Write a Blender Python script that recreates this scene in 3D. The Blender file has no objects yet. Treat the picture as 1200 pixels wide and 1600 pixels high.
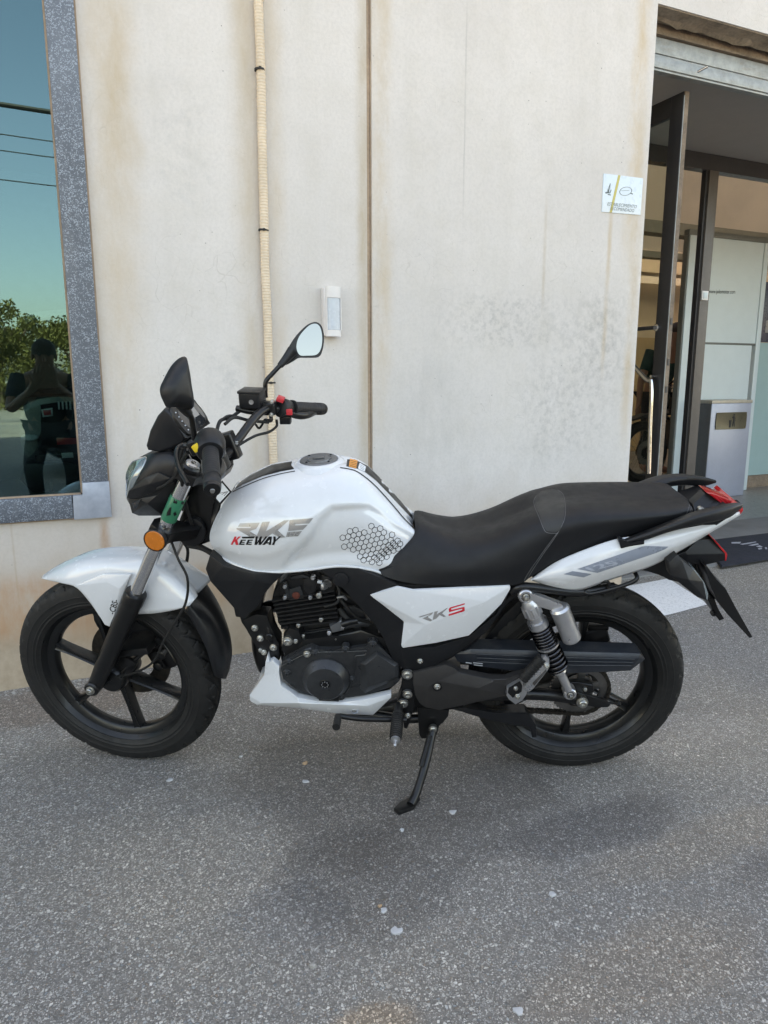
import bpy, bmesh, math, random
import numpy as np
from mathutils import Vector, Matrix
from mathutils.bvhtree import BVHTree
random.seed(7)
S = bpy.context.scene
R = math.radians
# ------------------------------------------------------------------ camera
F_ = 1110.0; CAMH = 1.1255
PIT, YAW = R(10.6), R(24.0938)
cf = Vector((math.sin(YAW)*math.cos(PIT), math.cos(YAW)*math.cos(PIT), -math.sin(PIT)))
cr = Vector((math.cos(YAW), -math.sin(YAW), 0)); cu = cr.cross(cf)
cam = bpy.data.objects.new('camera', bpy.data.cameras.new('camera'))
S.collection.objects.link(cam); S.camera = cam
cam.matrix_world = Matrix(((cr.x, cu.x, -cf.x, 0), (cr.y, cu.y, -cf.y, 0), (cr.z, cu.z, -cf.z, CAMH), (0, 0, 0, 1)))
cam.data.sensor_fit = 'HORIZONTAL'; cam.data.sensor_width = 36; cam.data.lens = 36*F_/1200
cam.data.clip_start = 0.05; cam.data.clip_end = 1500
S.render.resolution_x = 768; S.render.resolution_y = 1024
# ------------------------------------------------------------------ sky, sun, exposure
SUN_EL = R(45)
w = bpy.data.worlds.new('World'); S.world = w; w.use_nodes = True
nt = w.node_tree; nt.nodes.clear()
sky = nt.nodes.new('ShaderNodeTexSky'); sky.sky_type = 'NISHITA'; sky.sun_disc = False
sky.sun_elevation = SUN_EL; sky.sun_rotation = 0.0; sky.air_density = 1.0; sky.dust_density = 2.2; sky.ozone_density = 1.0
bg = nt.nodes.new('ShaderNodeBackground'); bg.inputs[1].default_value = 0.12
ow = nt.nodes.new('ShaderNodeOutputWorld')
nt.links.new(sky.outputs[0], bg.inputs[0]); nt.links.new(bg.outputs[0], ow.inputs[0])
sun = bpy.data.objects.new('sun', bpy.data.lights.new('sun', 'SUN')); S.collection.objects.link(sun)
sun.data.energy = 4.0; sun.data.angle = R(0.5); sun.data.color = (1, .95, .87)
sun.rotation_euler = (-(math.pi/2-SUN_EL), 0, 0)
S.view_settings.view_transform = 'Standard'; S.view_settings.look = 'None'
S.view_settings.gamma = 1; S.view_settings.use_curve_mapping = False
S.view_settings.exposure = 2.80
try:
    S.view_settings.use_white_balance = True
    S.view_settings.white_balance_temperature = 9500; S.view_settings.white_balance_tint = 12
except Exception: pass
# ------------------------------------------------------------------ frames of the leaning motorcycle
BX, BY, PSI, LEAN, STEER, WB = 1.2999, 1.5747, .4477, .2092, -.1526, 1.3076
fw = Vector((-math.cos(PSI), math.sin(PSI), 0)); lf = Vector((-math.sin(PSI), -math.cos(PSI), 0)); up = Vector((0, 0, 1))
c_, s_ = math.cos(LEAN), math.sin(LEAN)
By = lf*c_ - up*s_; Bz = lf*s_ + up*c_
MB_ = Matrix(((fw.x, By.x, Bz.x, BX), (fw.y, By.y, Bz.y, BY), (fw.z, By.z, Bz.z, 0), (0, 0, 0, 1)))
MF_ = Matrix.Translation((WB, 0, 0)) @ Matrix.Rotation(STEER, 4, 'Z')       # steered front end, in motorcycle space
MI = Matrix.Identity(4)
FR = {'B': MI, 'F': MF_}
CAMB = MB_.inverted() @ Vector((0, 0, CAMH))
CR = {'0': (0, 0, 1), 'A': (0, 500, 3), 'B': (0, 820, 3), 'C': (180, 480, 3.3333), 'D': (320, 700, 3.3333), 'E': (360, 880, 3.5294),
      'X': (600, 900, 3.4286), 'G': (560, 720, 3.5294), 'H': (800, 720, 3), 'I': (920, 860, 4.2857)}
def pix(c, q):
    o = CR[c]; return (o[0]+q[0]/o[2], o[1]+q[1]/o[2])
def raydir(p):
    return cf + cr*((p[0]-600)/F_) - cu*((p[1]-800)/F_)
def un(c, q, y, fr='B'):
    """a point of the frame's plane Y = y (metres) seen at a traced outline point; returned in motorcycle space"""
    d = MB_.to_3x3().transposed() @ raydir(pix(c, q))
    M = FR[fr]; Mi = M.inverted(); dl = Mi.to_3x3() @ d; cl = Mi @ CAMB
    t = (y-cl.y)/dl.y
    return M @ (cl+dl*t)
def unl(c, q, y, fr='F'): return FR[fr].inverted() @ un(c, q, y, fr)
def wl(q, Y):
    """a point of the world plane y = Y"""
    d = raydir(q); return Vector((0, 0, CAMH)) + d*(Y/d.y)
# ------------------------------------------------------------------ objects
col = S.collection
def link(o): col.objects.link(o); return o
def empty(name, label, cat, loc=(0, 0, 0), M=None, group=None):
    o = link(bpy.data.objects.new(name, None)); o.empty_display_size = .1
    if M is not None: o.matrix_world = M
    else: o.location = loc
    return tag(o, label, cat, group)
def tag(o, label=None, cat=None, group=None, kind=None):
    if label: o['label'] = label
    if cat: o['category'] = cat
    if group: o['group'] = group
    if kind: o['kind'] = kind
    return o
def fin(name, bm, mat, parent=None, sharp=35, recalc=True):
    if recalc: bmesh.ops.recalc_face_normals(bm, faces=bm.faces)
    me = bpy.data.meshes.new(name); bm.to_mesh(me); bm.free()
    o = link(bpy.data.objects.new(name, me))
    if parent is not None: o.parent = parent
    for m in (mat if isinstance(mat, (list, tuple)) else [mat]): me.materials.append(m)
    me.shade_smooth()
    if sharp < 180: me.set_sharp_from_angle(angle=R(sharp))
    return o
def mesh(name, vs, fs, mat, parent=None, sharp=35, recalc=True):
    bm = bmesh.new(); bv = [bm.verts.new(v) for v in vs]
    for f in fs:
        try: bm.faces.new([bv[i] for i in f])
        except ValueError: pass
    return fin(name, bm, mat, parent, sharp, recalc)
# shape collectors: each adds to a bmesh
def b_box(bm, c, s, M=None, bev=0.0, seg=2):
    r = bmesh.ops.create_cube(bm, size=1); vs = r['verts']
    T = Matrix.Translation(c) @ (M.to_4x4() if M else MI) @ Matrix.Diagonal((s[0], s[1], s[2], 1))
    bmesh.ops.transform(bm, matrix=T, verts=vs)
    if bev:
        es = list({e for v in vs for e in v.link_edges})
        bmesh.ops.bevel(bm, geom=es, offset=bev, segments=seg, affect='EDGES', profile=.6)
def axis_frame(d):
    d = Vector(d).normalized(); a = Vector((0, 0, 1)) if abs(d.z) < .9 else Vector((1, 0, 0))
    u = d.cross(a).normalized(); v = d.cross(u); return u, v, d
def b_lathe(bm, prof, o, d, n=24, cap=True, twist=0.0):
    """prof: (distance along axis, radius)"""
    u, v, d = axis_frame(d); o = Vector(o); rings = []
    for a, r in prof:
        rings.append([bm.verts.new(o+d*a+(u*math.cos(t)+v*math.sin(t))*max(r, 1e-5)) for t in [twist+2*math.pi*i/n for i in range(n)]])
    for A, B in zip(rings, rings[1:]):
        for i in range(n): bm.faces.new((A[i], A[(i+1) % n], B[(i+1) % n], B[i]))
    if cap:
        bm.faces.new(rings[0][::-1]); bm.faces.new(rings[-1])
def smooth_path(P, k=6, closed=False):
    P = [Vector(p) for p in P]; n = len(P)
    if n < 3: return P
    out = []
    for i in range(n if closed else n-1):
        if closed: p0, p1, p2, p3 = P[i-1], P[i], P[(i+1) % n], P[(i+2) % n]
        else: p0 = P[i-1] if i else P[0]*2-P[1]; p1 = P[i]; p2 = P[i+1]; p3 = P[i+2] if i+2 < n else P[-1]*2-P[-2]
        for j in range(k):
            t = j/k; out.append(.5*((2*p1)+(p2-p0)*t+(2*p0-5*p1+4*p2-p3)*t*t+(-p0+3*p1-3*p2+p3)*t*t*t))
    if not closed: out.append(P[-1])
    return out
def b_tube(bm, P, r, n=10, k=6, sm=True):
    P = smooth_path(P, k) if sm else [Vector(p) for p in P]
    m = len(P); rr = r if callable(r) else (lambda t: r)
    u = None; rings = []
    for i, p in enumerate(P):
        d = (P[min(i+1, m-1)]-P[max(i-1, 0)]).normalized()
        if u is None: u, _, _ = axis_frame(d)
        u = (u-d*u.dot(d)).normalized(); v = d.cross(u); q = rr(i/(m-1))
        rings.append([bm.verts.new(p+(u*math.cos(t)+v*math.sin(t))*q) for t in [2*math.pi*j/n for j in range(n)]])
    for A, B in zip(rings, rings[1:]):
        for i in range(n): bm.faces.new((A[i], A[(i+1) % n], B[(i+1) % n], B[i]))
    bm.faces.new(rings[0][::-1]); bm.faces.new(rings[-1])
def tube(name, P, r, mat, parent, n=10, k=6, sm=True, sharp=40):
    bm = bmesh.new(); b_tube(bm, P, r, n, k, sm); return fin(name, bm, mat, parent, sharp)
def lathe(name, prof, o, d, mat, parent, n=24, cap=True, sharp=30, twist=0):
    bm = bmesh.new(); b_lathe(bm, prof, o, d, n, cap, twist); return fin(name, bm, mat, parent, sharp)
def b_prism(bm, pts, dirv, bev=0.0, seg=2):
    """pts: front outline (coplanar Vectors); dirv: extrusion vector to the back"""
    F = [bm.verts.new(p) for p in pts]; Bk = [bm.verts.new(p+dirv) for p in pts]; n = len(pts)
    f = bm.faces.new(F); g = bm.faces.new(Bk[::-1])
    for i in range(n): bm.faces.new((F[i], Bk[i], Bk[(i+1) % n], F[(i+1) % n]))
    if bev:
        bmesh.ops.bevel(bm, geom=list(f.edges)+[e for e in g.edges], offset=bev, segments=seg, affect='EDGES', profile=.6)
def prism(name, c, pts, y, t, mat, parent, bev=.002, fr='B', seg=2, rnd=0, sharp=35):
    P = [un(c, q, y, fr) for q in pts]
    if rnd: P = smooth_path(P, rnd, True)
    dv = FR[fr].to_3x3() @ Vector((0, -t, 0))
    bm = bmesh.new(); b_prism(bm, P, dv, bev, seg)
    return fin(name, bm, mat, parent, sharp)
def wprism(name, pts, dirv, mat, parent=None, bev=0.0, sharp=35):
    bm = bmesh.new(); b_prism(bm, [Vector(p) for p in pts], Vector(dirv), bev); return fin(name, bm, mat, parent, sharp)
def facet(name, c, V, Fs, t, mat, parent, fr='B', bev=.0015, sharp=20, smoothing=0):
    """V: (x, y, lateral) of each corner; Fs faces; given thickness t inward"""
    P = [un(c, (v[0], v[1]), v[2], fr) for v in V]
    bm = bmesh.new(); bv = [bm.verts.new(p) for p in P]
    for f in Fs: bm.faces.new([bv[i] for i in f])
    bmesh.ops.recalc_face_normals(bm, faces=bm.faces)
    outn = FR[fr].to_3x3() @ Vector((0, 1, 0))
    if sum(f.normal.dot(outn)*f.calc_area() for f in bm.faces) < 0: bmesh.ops.reverse_faces(bm, faces=bm.faces)
    bm.edges.ensure_lookup_table()
    bd = [e for e in bm.edges if e.is_boundary]
    r = bmesh.ops.extrude_edge_only(bm, edges=bd); nv = [g for g in r['geom'] if isinstance(g, bmesh.types.BMVert)]
    bmesh.ops.translate(bm, verts=nv, vec=-outn*t)
    if bev:
        es = [e for e in bm.edges if len(e.link_faces) == 2 and e.calc_face_angle(0) > R(6)]
        bmesh.ops.bevel(bm, geom=es, offset=bev, segments=2, affect='EDGES', profile=.6)
    return fin(name, bm, mat, parent, sharp, recalc=False)
def catmull(A, k, axis=0):
    """refine a control grid (n, m, 3) along an axis"""
    A = np.asarray(A, float)
    if axis: return np.swapaxes(catmull(np.swapaxes(A, 0, 1), k), 0, 1)
    n = len(A); E = np.concatenate([[2*A[0]-A[1]], A, [2*A[-1]-A[-2]]]); out = []
    for i in range(n-1):
        p0, p1, p2, p3 = E[i], E[i+1], E[i+2], E[i+3]
        for j in range(k):
            t = j/k; out.append(.5*(2*p1+(p2-p0)*t+(2*p0-5*p1+4*p2-p3)*t*t+(-p0+3*p1-3*p2+p3)*t**3))
    out.append(A[-1]); return np.array(out)
def loft_bm(G, closed_m=False):
    bm = bmesh.new(); n, m = G.shape[:2]
    V = [[bm.verts.new(G[i, j]) for j in range(m)] for i in range(n)]
    for i in range(n-1):
        for j in range(m-1 if not closed_m else m):
            bm.faces.new((V[i][j], V[i+1][j], V[i+1][(j+1) % m], V[i][(j+1) % m]))
    return bm, V
def shell(name, c, stations, ys, mat, parent, fr='B', kn=6, km=5, thick=.003, mirror=True, sharp=50, hook=None, capends=True, ymul=None):
    """lofted skin: each station lists one traced point per lateral distance in ys (centre first); mirrored to the far side"""
    G = []
    for st in stations:
        cc = c; yy = ys
        if isinstance(st, tuple): cc, st = st[0], st[1]
        row = []
        for q, y in zip(st, yy):
            if len(q) > 2: y = q[2]
            row.append(unl(cc, q, y, fr))
        G.append(row)
    G = np.array(G, float); G = catmull(G, kn); G = catmull(G, km, 1)
    if hook is not None: G = hook(G)
    if mirror:
        Gm = G[:, :0:-1].copy(); Gm[..., 1] *= -1; G = np.concatenate([Gm, G], 1)
    M = FR[fr]
    bm, V = loft_bm(G)
    bmesh.ops.transform(bm, matrix=M, verts=bm.verts)
    bmesh.ops.recalc_face_normals(bm, faces=bm.faces)
    # outward = away from the mean point
    cen = sum((v.co for v in bm.verts), Vector())/len(bm.verts)
    if sum((f.calc_center_median()-cen).dot(f.normal)*f.calc_area() for f in bm.faces) < 0: bmesh.ops.reverse_faces(bm, faces=bm.faces)
    o = fin(name, bm, mat, parent, sharp, recalc=False)
    if thick:
        md = o.modifiers.new('thickness', 'SOLIDIFY'); md.thickness = thick; md.offset = -1
    return o
# decals: thin printed films laid on a part by projecting their outline onto its surface
_bvh = {}
def bvh_of(o):
    if o.name not in _bvh:
        bm = bmesh.new(); bm.from_mesh(o.data); _bvh[o.name] = BVHTree.FromBMesh(bm); bm.free()
    return _bvh[o.name]
def film(name, bm2, target, mat, parent, off=.0006, step=5.0):
    """bm2: flat bmesh in photo coordinates (x, y, 0)"""
    bv = bvh_of(target)
    for _ in range(7):
        es = [e for e in bm2.edges if e.calc_length() > step]
        if not es: break
        bmesh.ops.subdivide_edges(bm2, edges=es, cuts=1); bmesh.ops.triangulate(bm2, faces=bm2.faces)
    dead = []
    R3 = MB_.to_3x3().transposed()
    for v in bm2.verts:
        d = (R3 @ raydir((v.co.x, v.co.y))).normalized()
        loc, nrm, i, dist = bv.ray_cast(CAMB, d)
        if loc is None: dead.append(v); continue
        if nrm.dot(d) > 0: nrm = -nrm
        v.co = loc+nrm*off
    if dead: bmesh.ops.delete(bm2, geom=dead, context='VERTS')
    for f in bm2.faces:
        f.normal_update()
        if f.normal.dot(f.calc_center_median()-CAMB) > 0: f.normal_flip()
    return fin(name, bm2, mat, parent, 180, recalc=False)
def poly2(c, polys):
    bm = bmesh.new()
    for P in polys:
        vs = [bm.verts.new((*pix(c, q), 0)) for q in P]; bm.faces.new(vs)
    bm.normal_update(); bmesh.ops.triangulate(bm, faces=bm.faces, ngon_method='EAR_CLIP'); return bm
def decal(name, c, polys, target, mat, parent, off=.0006, step=5.0): return film(name, poly2(c, polys), target, mat, parent, off, step)
def ribbon(c, P, wd, k=5, closed=False):
    Q = smooth_path([Vector((*pix(c, p), 0)) for p in P], k, closed); bm = bmesh.new(); L = []; n = len(Q)
    if closed: Q = Q+[Q[0]]; n += 1
    for i, p in enumerate(Q):
        d = (Q[min(i+1, n-1)]-Q[max(i-1, 0)]).normalized(); nn = Vector((-d.y, d.x, 0))*wd/2
        L.append((bm.verts.new(p+nn), bm.verts.new(p-nn)))
    for a, b in zip(L, L[1:]): bm.faces.new((a[0], b[0], b[1], a[1]))
    bmesh.ops.triangulate(bm, faces=bm.faces); return bm
def line_decal(name, c, P, wd, target, mat, parent, off=.0007, k=5, closed=False):
    return film(name, ribbon(c, P, wd, k, closed), target, mat, parent, off, 6)
def text_bm(txt, bold=0.0, shear=0.0, space=1.0):
    cu_ = bpy.data.curves.new('t', 'FONT'); cu_.body = txt; cu_.size = 1; cu_.shear = shear; cu_.offset = bold; cu_.space_character = space; cu_.resolution_u = 3
    o = bpy.data.objects.new('t', cu_); col.objects.link(o)
    dg = bpy.context.evaluated_depsgraph_get(); me = bpy.data.meshes.new_from_object(o.evaluated_get(dg))
    bm = bmesh.new(); bm.from_mesh(me); bpy.data.objects.remove(o); bpy.data.curves.remove(cu_); bpy.data.meshes.remove(me)
    xs = [v.co.x for v in bm.verts]; ys = [v.co.y for v in bm.verts]
    return bm, (min(xs), max(xs), min(ys), max(ys))
def text_quad(txt, c, q00, q10, q01, **k):
    """text filling the parallelogram bottom-left, bottom-right, top-left (photo coordinates)"""
    bm, (x0, x1, y0, y1) = text_bm(txt, **k)
    a, b, d = [Vector((*pix(c, q), 0)) for q in (q00, q10, q01)]
    for v in bm.verts:
        s = (v.co.x-x0)/(x1-x0); t = (v.co.y-y0)/(y1-y0); v.co = a+(b-a)*s+(d-a)*t
    return bm
def text3(name, txt, p00, p10, p01, mat, parent=None, **k):
    bm, (x0, x1, y0, y1) = text_bm(txt, **k); a, b, d = Vector(p00), Vector(p10), Vector(p01)
    for v in bm.verts:
        s = (v.co.x-x0)/(x1-x0); t = (v.co.y-y0)/(y1-y0); v.co = a+(b-a)*s+(d-a)*t
    return fin(name, bm, mat, parent, 180, recalc=False)
# ------------------------------------------------------------------ materials
class NT:
    def __init__(s, name):
        s.m = bpy.data.materials.new(name); s.m.use_nodes = True; s.n = s.m.node_tree.nodes; s.l = s.m.node_tree.links
        s.p = s.n['Principled BSDF']; s.out = s.n['Material Output']
    def put(s, sock, v):
        if v is None: return
        if isinstance(v, bpy.types.NodeSocket): s.l.new(v, sock)
        else:
            if isinstance(v, tuple) and len(v) == 3 and sock.type == 'RGBA': v = (*v, 1)
            sock.default_value = v
    def math(s, op, a, b=None, c=None, clamp=False):
        n = s.n.new('ShaderNodeMath'); n.operation = op; n.use_clamp = clamp
        for i, v in enumerate((a, b, c)):
            if v is not None: s.put(n.inputs[i], v)
        return n.outputs[0]
    def pos(s, obj=True): 
        if obj: return s.n.new('ShaderNodeTexCoord').outputs['Object']
        return s.n.new('ShaderNodeNewGeometry').outputs['Position']
    def sep(s, v):
        n = s.n.new('ShaderNodeSeparateXYZ'); s.l.new(v, n.inputs[0]); return n.outputs
    def scale(s, v, sc):
        n = s.n.new('ShaderNodeMapping'); s.l.new(v, n.inputs[0]); n.inputs['Scale'].default_value = sc if isinstance(sc, tuple) else (sc,)*3; return n.outputs[0]
    def noise(s, sc, det=4, rough=.55, v=None, dist=0):
        n = s.n.new('ShaderNodeTexNoise'); n.inputs['Scale'].default_value = sc; n.inputs['Detail'].default_value = det
        n.inputs['Roughness'].default_value = rough; n.inputs['Distortion'].default_value = dist
        s.l.new(v if v is not None else s.pos(), n.inputs['Vector']); return n.outputs['Fac']
    def vor(s, sc, feat='F1', v=None, out='Distance', rnd=1):
        n = s.n.new('ShaderNodeTexVoronoi'); n.feature = feat; n.inputs['Scale'].default_value = sc; n.inputs['Randomness'].default_value = rnd
        s.l.new(v if v is not None else s.pos(), n.inputs['Vector']); return n.outputs[out]
    def rng(s, v, a, b, c=0.0, d=1.0, sm=False):
        n = s.n.new('ShaderNodeMapRange'); n.clamp = True
        if sm: n.interpolation_type = 'SMOOTHSTEP'
        s.put(n.inputs[0], v)
        for i, x in enumerate((a, b, c, d)): n.inputs[i+1].default_value = x
        return n.outputs[0]
    def mix(s, f, a, b, mode='MIX'):
        n = s.n.new('ShaderNodeMix'); n.data_type = 'RGBA'; n.blend_type = mode
        s.put(n.inputs[0], f); s.put(n.inputs[6], a); s.put(n.inputs[7], b); return n.outputs[2]
    def bump(s, h, st=.3, dist=.002, prev=None):
        n = s.n.new('ShaderNodeBump'); n.inputs['Strength'].default_value = st; n.inputs['Distance'].default_value = dist
        s.l.new(h, n.inputs['Height'])
        if prev is not None: s.l.new(prev, n.inputs['Normal'])
        return n.outputs[0]
    def set(s, **k):
        for a, v in k.items(): s.put(s.p.inputs[a.replace('_', ' ')], v)
        return s
def simple(name, colr, rough=.5, metal=0.0, coat=0.0, var=.12, grain=0.0, gsc=900, dust=0.0, spec=.5, rv=.08):
    t = NT(name); n1 = t.noise(9, 5); n2 = t.noise(70, 4)
    k = t.math('ADD', t.math('MULTIPLY', n1, .6), t.math('MULTIPLY', n2, .4))
    c = t.mix(t.rng(k, .35, .65), tuple(x*(1-var) for x in colr), tuple(min(1, x*(1+var)) for x in colr))
    if dust:
        g = t.sep(t.n.new('ShaderNodeNewGeometry').outputs['Normal'])[2]
        dm = t.math('MULTIPLY', t.rng(g, -.2, 1.0), t.rng(t.noise(26, 6, .65), .35, .75))
        c = t.mix(t.math('MULTIPLY', dm, dust), c, (.30, .27, .23))
    t.set(Base_Color=c, Metallic=metal, Coat_Weight=coat, Coat_Roughness=.04, Specular_IOR_Level=spec,
          Roughness=t.rng(t.noise(40, 5), .3, .7, max(.02, rough-rv), min(1, rough+rv)))
    if grain: t.put(t.p.inputs['Normal'], t.bump(t.noise(gsc, 2), grain, .0006))
    return t.m
M = {}
M['white'] = simple('pearl_white_paint', (.66, .675, .69), .22, 0, 1.0, .02)
M['black_gloss'] = simple('gloss_black_paint', (.008, .008, .009), .12, 0, .8, .1)
M['black_plastic'] = simple('matt_black_plastic', (.0075, .008, .0095), .40, 0, 0, .25, .3, 1400, .05, .4)
M['black_metal'] = simple('black_painted_metal', (.007, .007, .0075), .36, .2, .2, .25, .12, 500, .05, .4)
M['wheel_black'] = simple('satin_black_wheel_paint', (.006, .0065, .007), .34, .1, .15, .2, .08, 600, .05, .4)
M['case'] = simple('charcoal_engine_casing', (.048, .050, .053), .33, .5, 0, .2, .3, 1100, .06, .4)
M['fin'] = simple('black_engine_fin', (.022, .022, .023), .38, .5, 0, .3, .3, 700, .10, .5)
M['brown_cover'] = simple('charcoal_brown_cover', (.028, .026, .0255), .48, .1, 0, .15, .35, 1200, .06, .4)
M['rubber'] = simple('tyre_rubber', (.0115, .0112, .011), .62, 0, 0, .35, .3, 300, .12, .35)
M['grip'] = simple('grip_rubber', (.012, .012, .013), .6, 0, 0, .2, .5, 700)
M['chrome'] = simple('chrome', (.72, .72, .73), .12, 1, 0, .05)
M['alu'] = simple('silver_paint_aluminium', (.52, .52, .53), .33, .85, 0, .08, .1, 500)
M['bolt'] = simple('zinc_bolt', (.50, .49, .46), .32, 1, 0, .25)
M['spring'] = simple('dark_chrome_spring', (.055, .055, .06), .18, 1, 0, .2)
M['chainm'] = simple('oily_chain_steel', (.055, .048, .04), .42, .8, 0, .4, .4, 500)
M['sprocket'] = simple('grey_sprocket_steel', (.16, .155, .15), .42, .9, 0, .3, .2, 400)
M['guard'] = simple('blue_black_guard', (.016, .020, .027), .36, .0, 0, .2, .15, 800, .10)
M['seat'] = simple('black_seat_vinyl', (.0060, .0065, .008), .50, 0, 0, .15, .55, 1300, .02, .35)
M['seatpad'] = simple('charcoal_seat_inset', (.021, .0215, .021), .5, 0, 0, .1, .8, 900)
M['thread'] = simple('grey_thread', (.16, .16, .165), .7)
M['silver_film'] = simple('silver_grey_film', (.33, .32, .31), .3, .35, .3, .06)
M['grey_film'] = simple('slate_grey_film', (.23, .26, .31), .3, .1, .4, .05)
M['digit_film'] = simple('pale_slate_film', (.36, .39, .45), .3, .1, .4, .05)
M['cap'] = simple('brushed_grey_cap', (.17, .175, .18), .36, .6, 0, .1, .1, 600)
M['lgrey_film'] = simple('light_grey_film', (.50, .53, .57), .3, .1, .4, .05)
M['red_film'] = simple('red_film', (.62, .02, .035), .3, 0, .5, .05)
M['black_film'] = simple('black_film', (.006, .006, .007), .35, 0, 0, .05, spec=.35)
M['white_film'] = simple('white_label_film', (.72, .75, .77), .4)
M['orange_film'] = simple('orange_label_film', (.78, .28, .04), .4)
M['green_film'] = simple('green_tag_film', (.010, .17, .09), .38, 0, .2, .15)
M['amber'] = simple('amber_reflector', (.56, .15, .010), .25, 0, .8, .12)
M['red_lens'] = simple('red_lens', (.50, .012, .016), .18, 0, 1.0, .15)
M['red_button'] = simple('red_button_plastic', (.62, .035, .045), .4)
M['yellow'] = simple('yellow_plastic', (.72, .50, .03), .4)
M['rust'] = simple('rust_red_cap', (.11, .022, .012), .7)
t = NT('mirror_glass'); t.set(Base_Color=(.27, .275, .265), Metallic=1.0, Roughness=.03); M['mirror'] = t.m
t = NT('headlamp_lens'); t.set(Base_Color=(.30, .34, .35), Roughness=.08, Metallic=.5, Coat_Weight=1.0); M['lens'] = t.m
t = NT('dial_glass'); t.set(Base_Color=(.02, .022, .025), Roughness=.05, Coat_Weight=1.0); M['dial'] = t.m
# ================================================================== MATERIALS OF THE PLACE
def gmask(t, v, c, wd, soft=1.0):
    return t.rng(t.math('ABSOLUTE', t.math('SUBTRACT', v, c)), wd, wd*(1-soft), 0, 1, True)
def concrete(name, base=(.655, .615, .582), stains=()):
    t = NT(name); P = t.pos(); x, y, z = t.sep(P)
    big = t.noise(1.1, 6, .6); med = t.noise(6, 6, .65); fine_ = t.noise(85, 4, .7); streak = t.noise(1, 5, .6, t.scale(P, (9, 9, .7)))
    c = t.mix(t.rng(big, .35, .65), tuple(b*.93 for b in base), tuple(b*1.05 for b in base))
    c = t.mix(t.math('MULTIPLY', t.rng(med, .45, .72), .22), c, (.50, .46, .38))
    c = t.mix(t.math('MULTIPLY', t.rng(streak, .5, .75), .14), c, (.42, .39, .33))
    c = t.mix(t.math('MULTIPLY', t.rng(fine_, .42, .66), .26), c, tuple(b*.72 for b in base))
    # weathered foot of the wall
    wob = t.math('ADD', z, t.math('MULTIPLY', t.math('SUBTRACT', t.noise(2.2, 5, .6), .5), .5))
    foot_ = t.rng(wob, .75, .20, 0, 1, True)
    c = t.mix(t.math('MULTIPLY', foot_, .85), c, (.50, .385, .27))
    f2 = t.math('MULTIPLY', t.rng(wob, .30, .05, 0, 1, True), t.rng(t.noise(14, 6, .7), .35, .65))
    c = t.mix(t.math('MULTIPLY', f2, .6), c, (.33, .25, .17))
    for (x0, wx, z0, wz, colr, amt, nsc) in stains:
        wx_ = t.math('ADD', x, t.math('MULTIPLY', t.math('SUBTRACT', t.noise(7, 4), .5), wx*.8))
        m = t.math('MULTIPLY', gmask(t, wx_, x0, wx), gmask(t, z, z0, wz, .6))
        m = t.math('MULTIPLY', m, t.rng(t.noise(nsc, 8, .72, t.scale(P, (1, 1, .35 if nsc < 12 else 1))), .34 if nsc < 12 else .46, .64))
        c = t.mix(t.math('MULTIPLY', m, amt), c, colr)
    # hairline crazing, pores
    ce = t.vor(11, 'DISTANCE_TO_EDGE', t.mixv(P, 5, .12)); cm = t.math('MULTIPLY', t.rng(ce, .010, .0, 0, 1), t.rng(t.noise(1.7, 4), .50, .62))
    c = t.mix(t.math('MULTIPLY', cm, .16), c, (.25, .22, .18))
    pv = t.vor(34, 'F1'); pz = t.vor(34, 'F1', out='Color'); pr = t.sep(pz)[0]
    pm = t.math('MULTIPLY', t.rng(pv, .085, .055), t.math('GREATER_THAN', pr, .80)); pm = t.math('MULTIPLY', pm, t.rng(t.noise(2.3, 3), .47, .58))
    c = t.mix(t.math('MULTIPLY', pm, .85), c, (.09, .085, .08))
    t.set(Base_Color=c, Roughness=.88, Specular_IOR_Level=.3)
    h = t.math('SUBTRACT', t.math('ADD', t.math('MULTIPLY', fine_, .5), t.math('MULTIPLY', med, .6)), t.math('ADD', pm, t.math('MULTIPLY', cm, .6)))
    t.put(t.p.inputs['Normal'], t.bump(h, .35, .004))
    return t.m
def mixv(s, P, sc, amt):
    n = s.n.new('ShaderNodeTexNoise'); n.inputs['Scale'].default_value = sc; s.l.new(P, n.inputs['Vector'])
    a = s.n.new('ShaderNodeVectorMath'); a.operation = 'MULTIPLY_ADD'; s.l.new(n.outputs['Color'], a.inputs[0]); a.inputs[1].default_value = (amt,)*3; s.l.new(P, a.inputs[2]); return a.outputs[0]
NT.mixv = mixv
RUST, TAN, GREY, SOOT = (.42, .20, .08), (.52, .40, .26), (.30, .31, .31), (.16, .165, .16)
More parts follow.
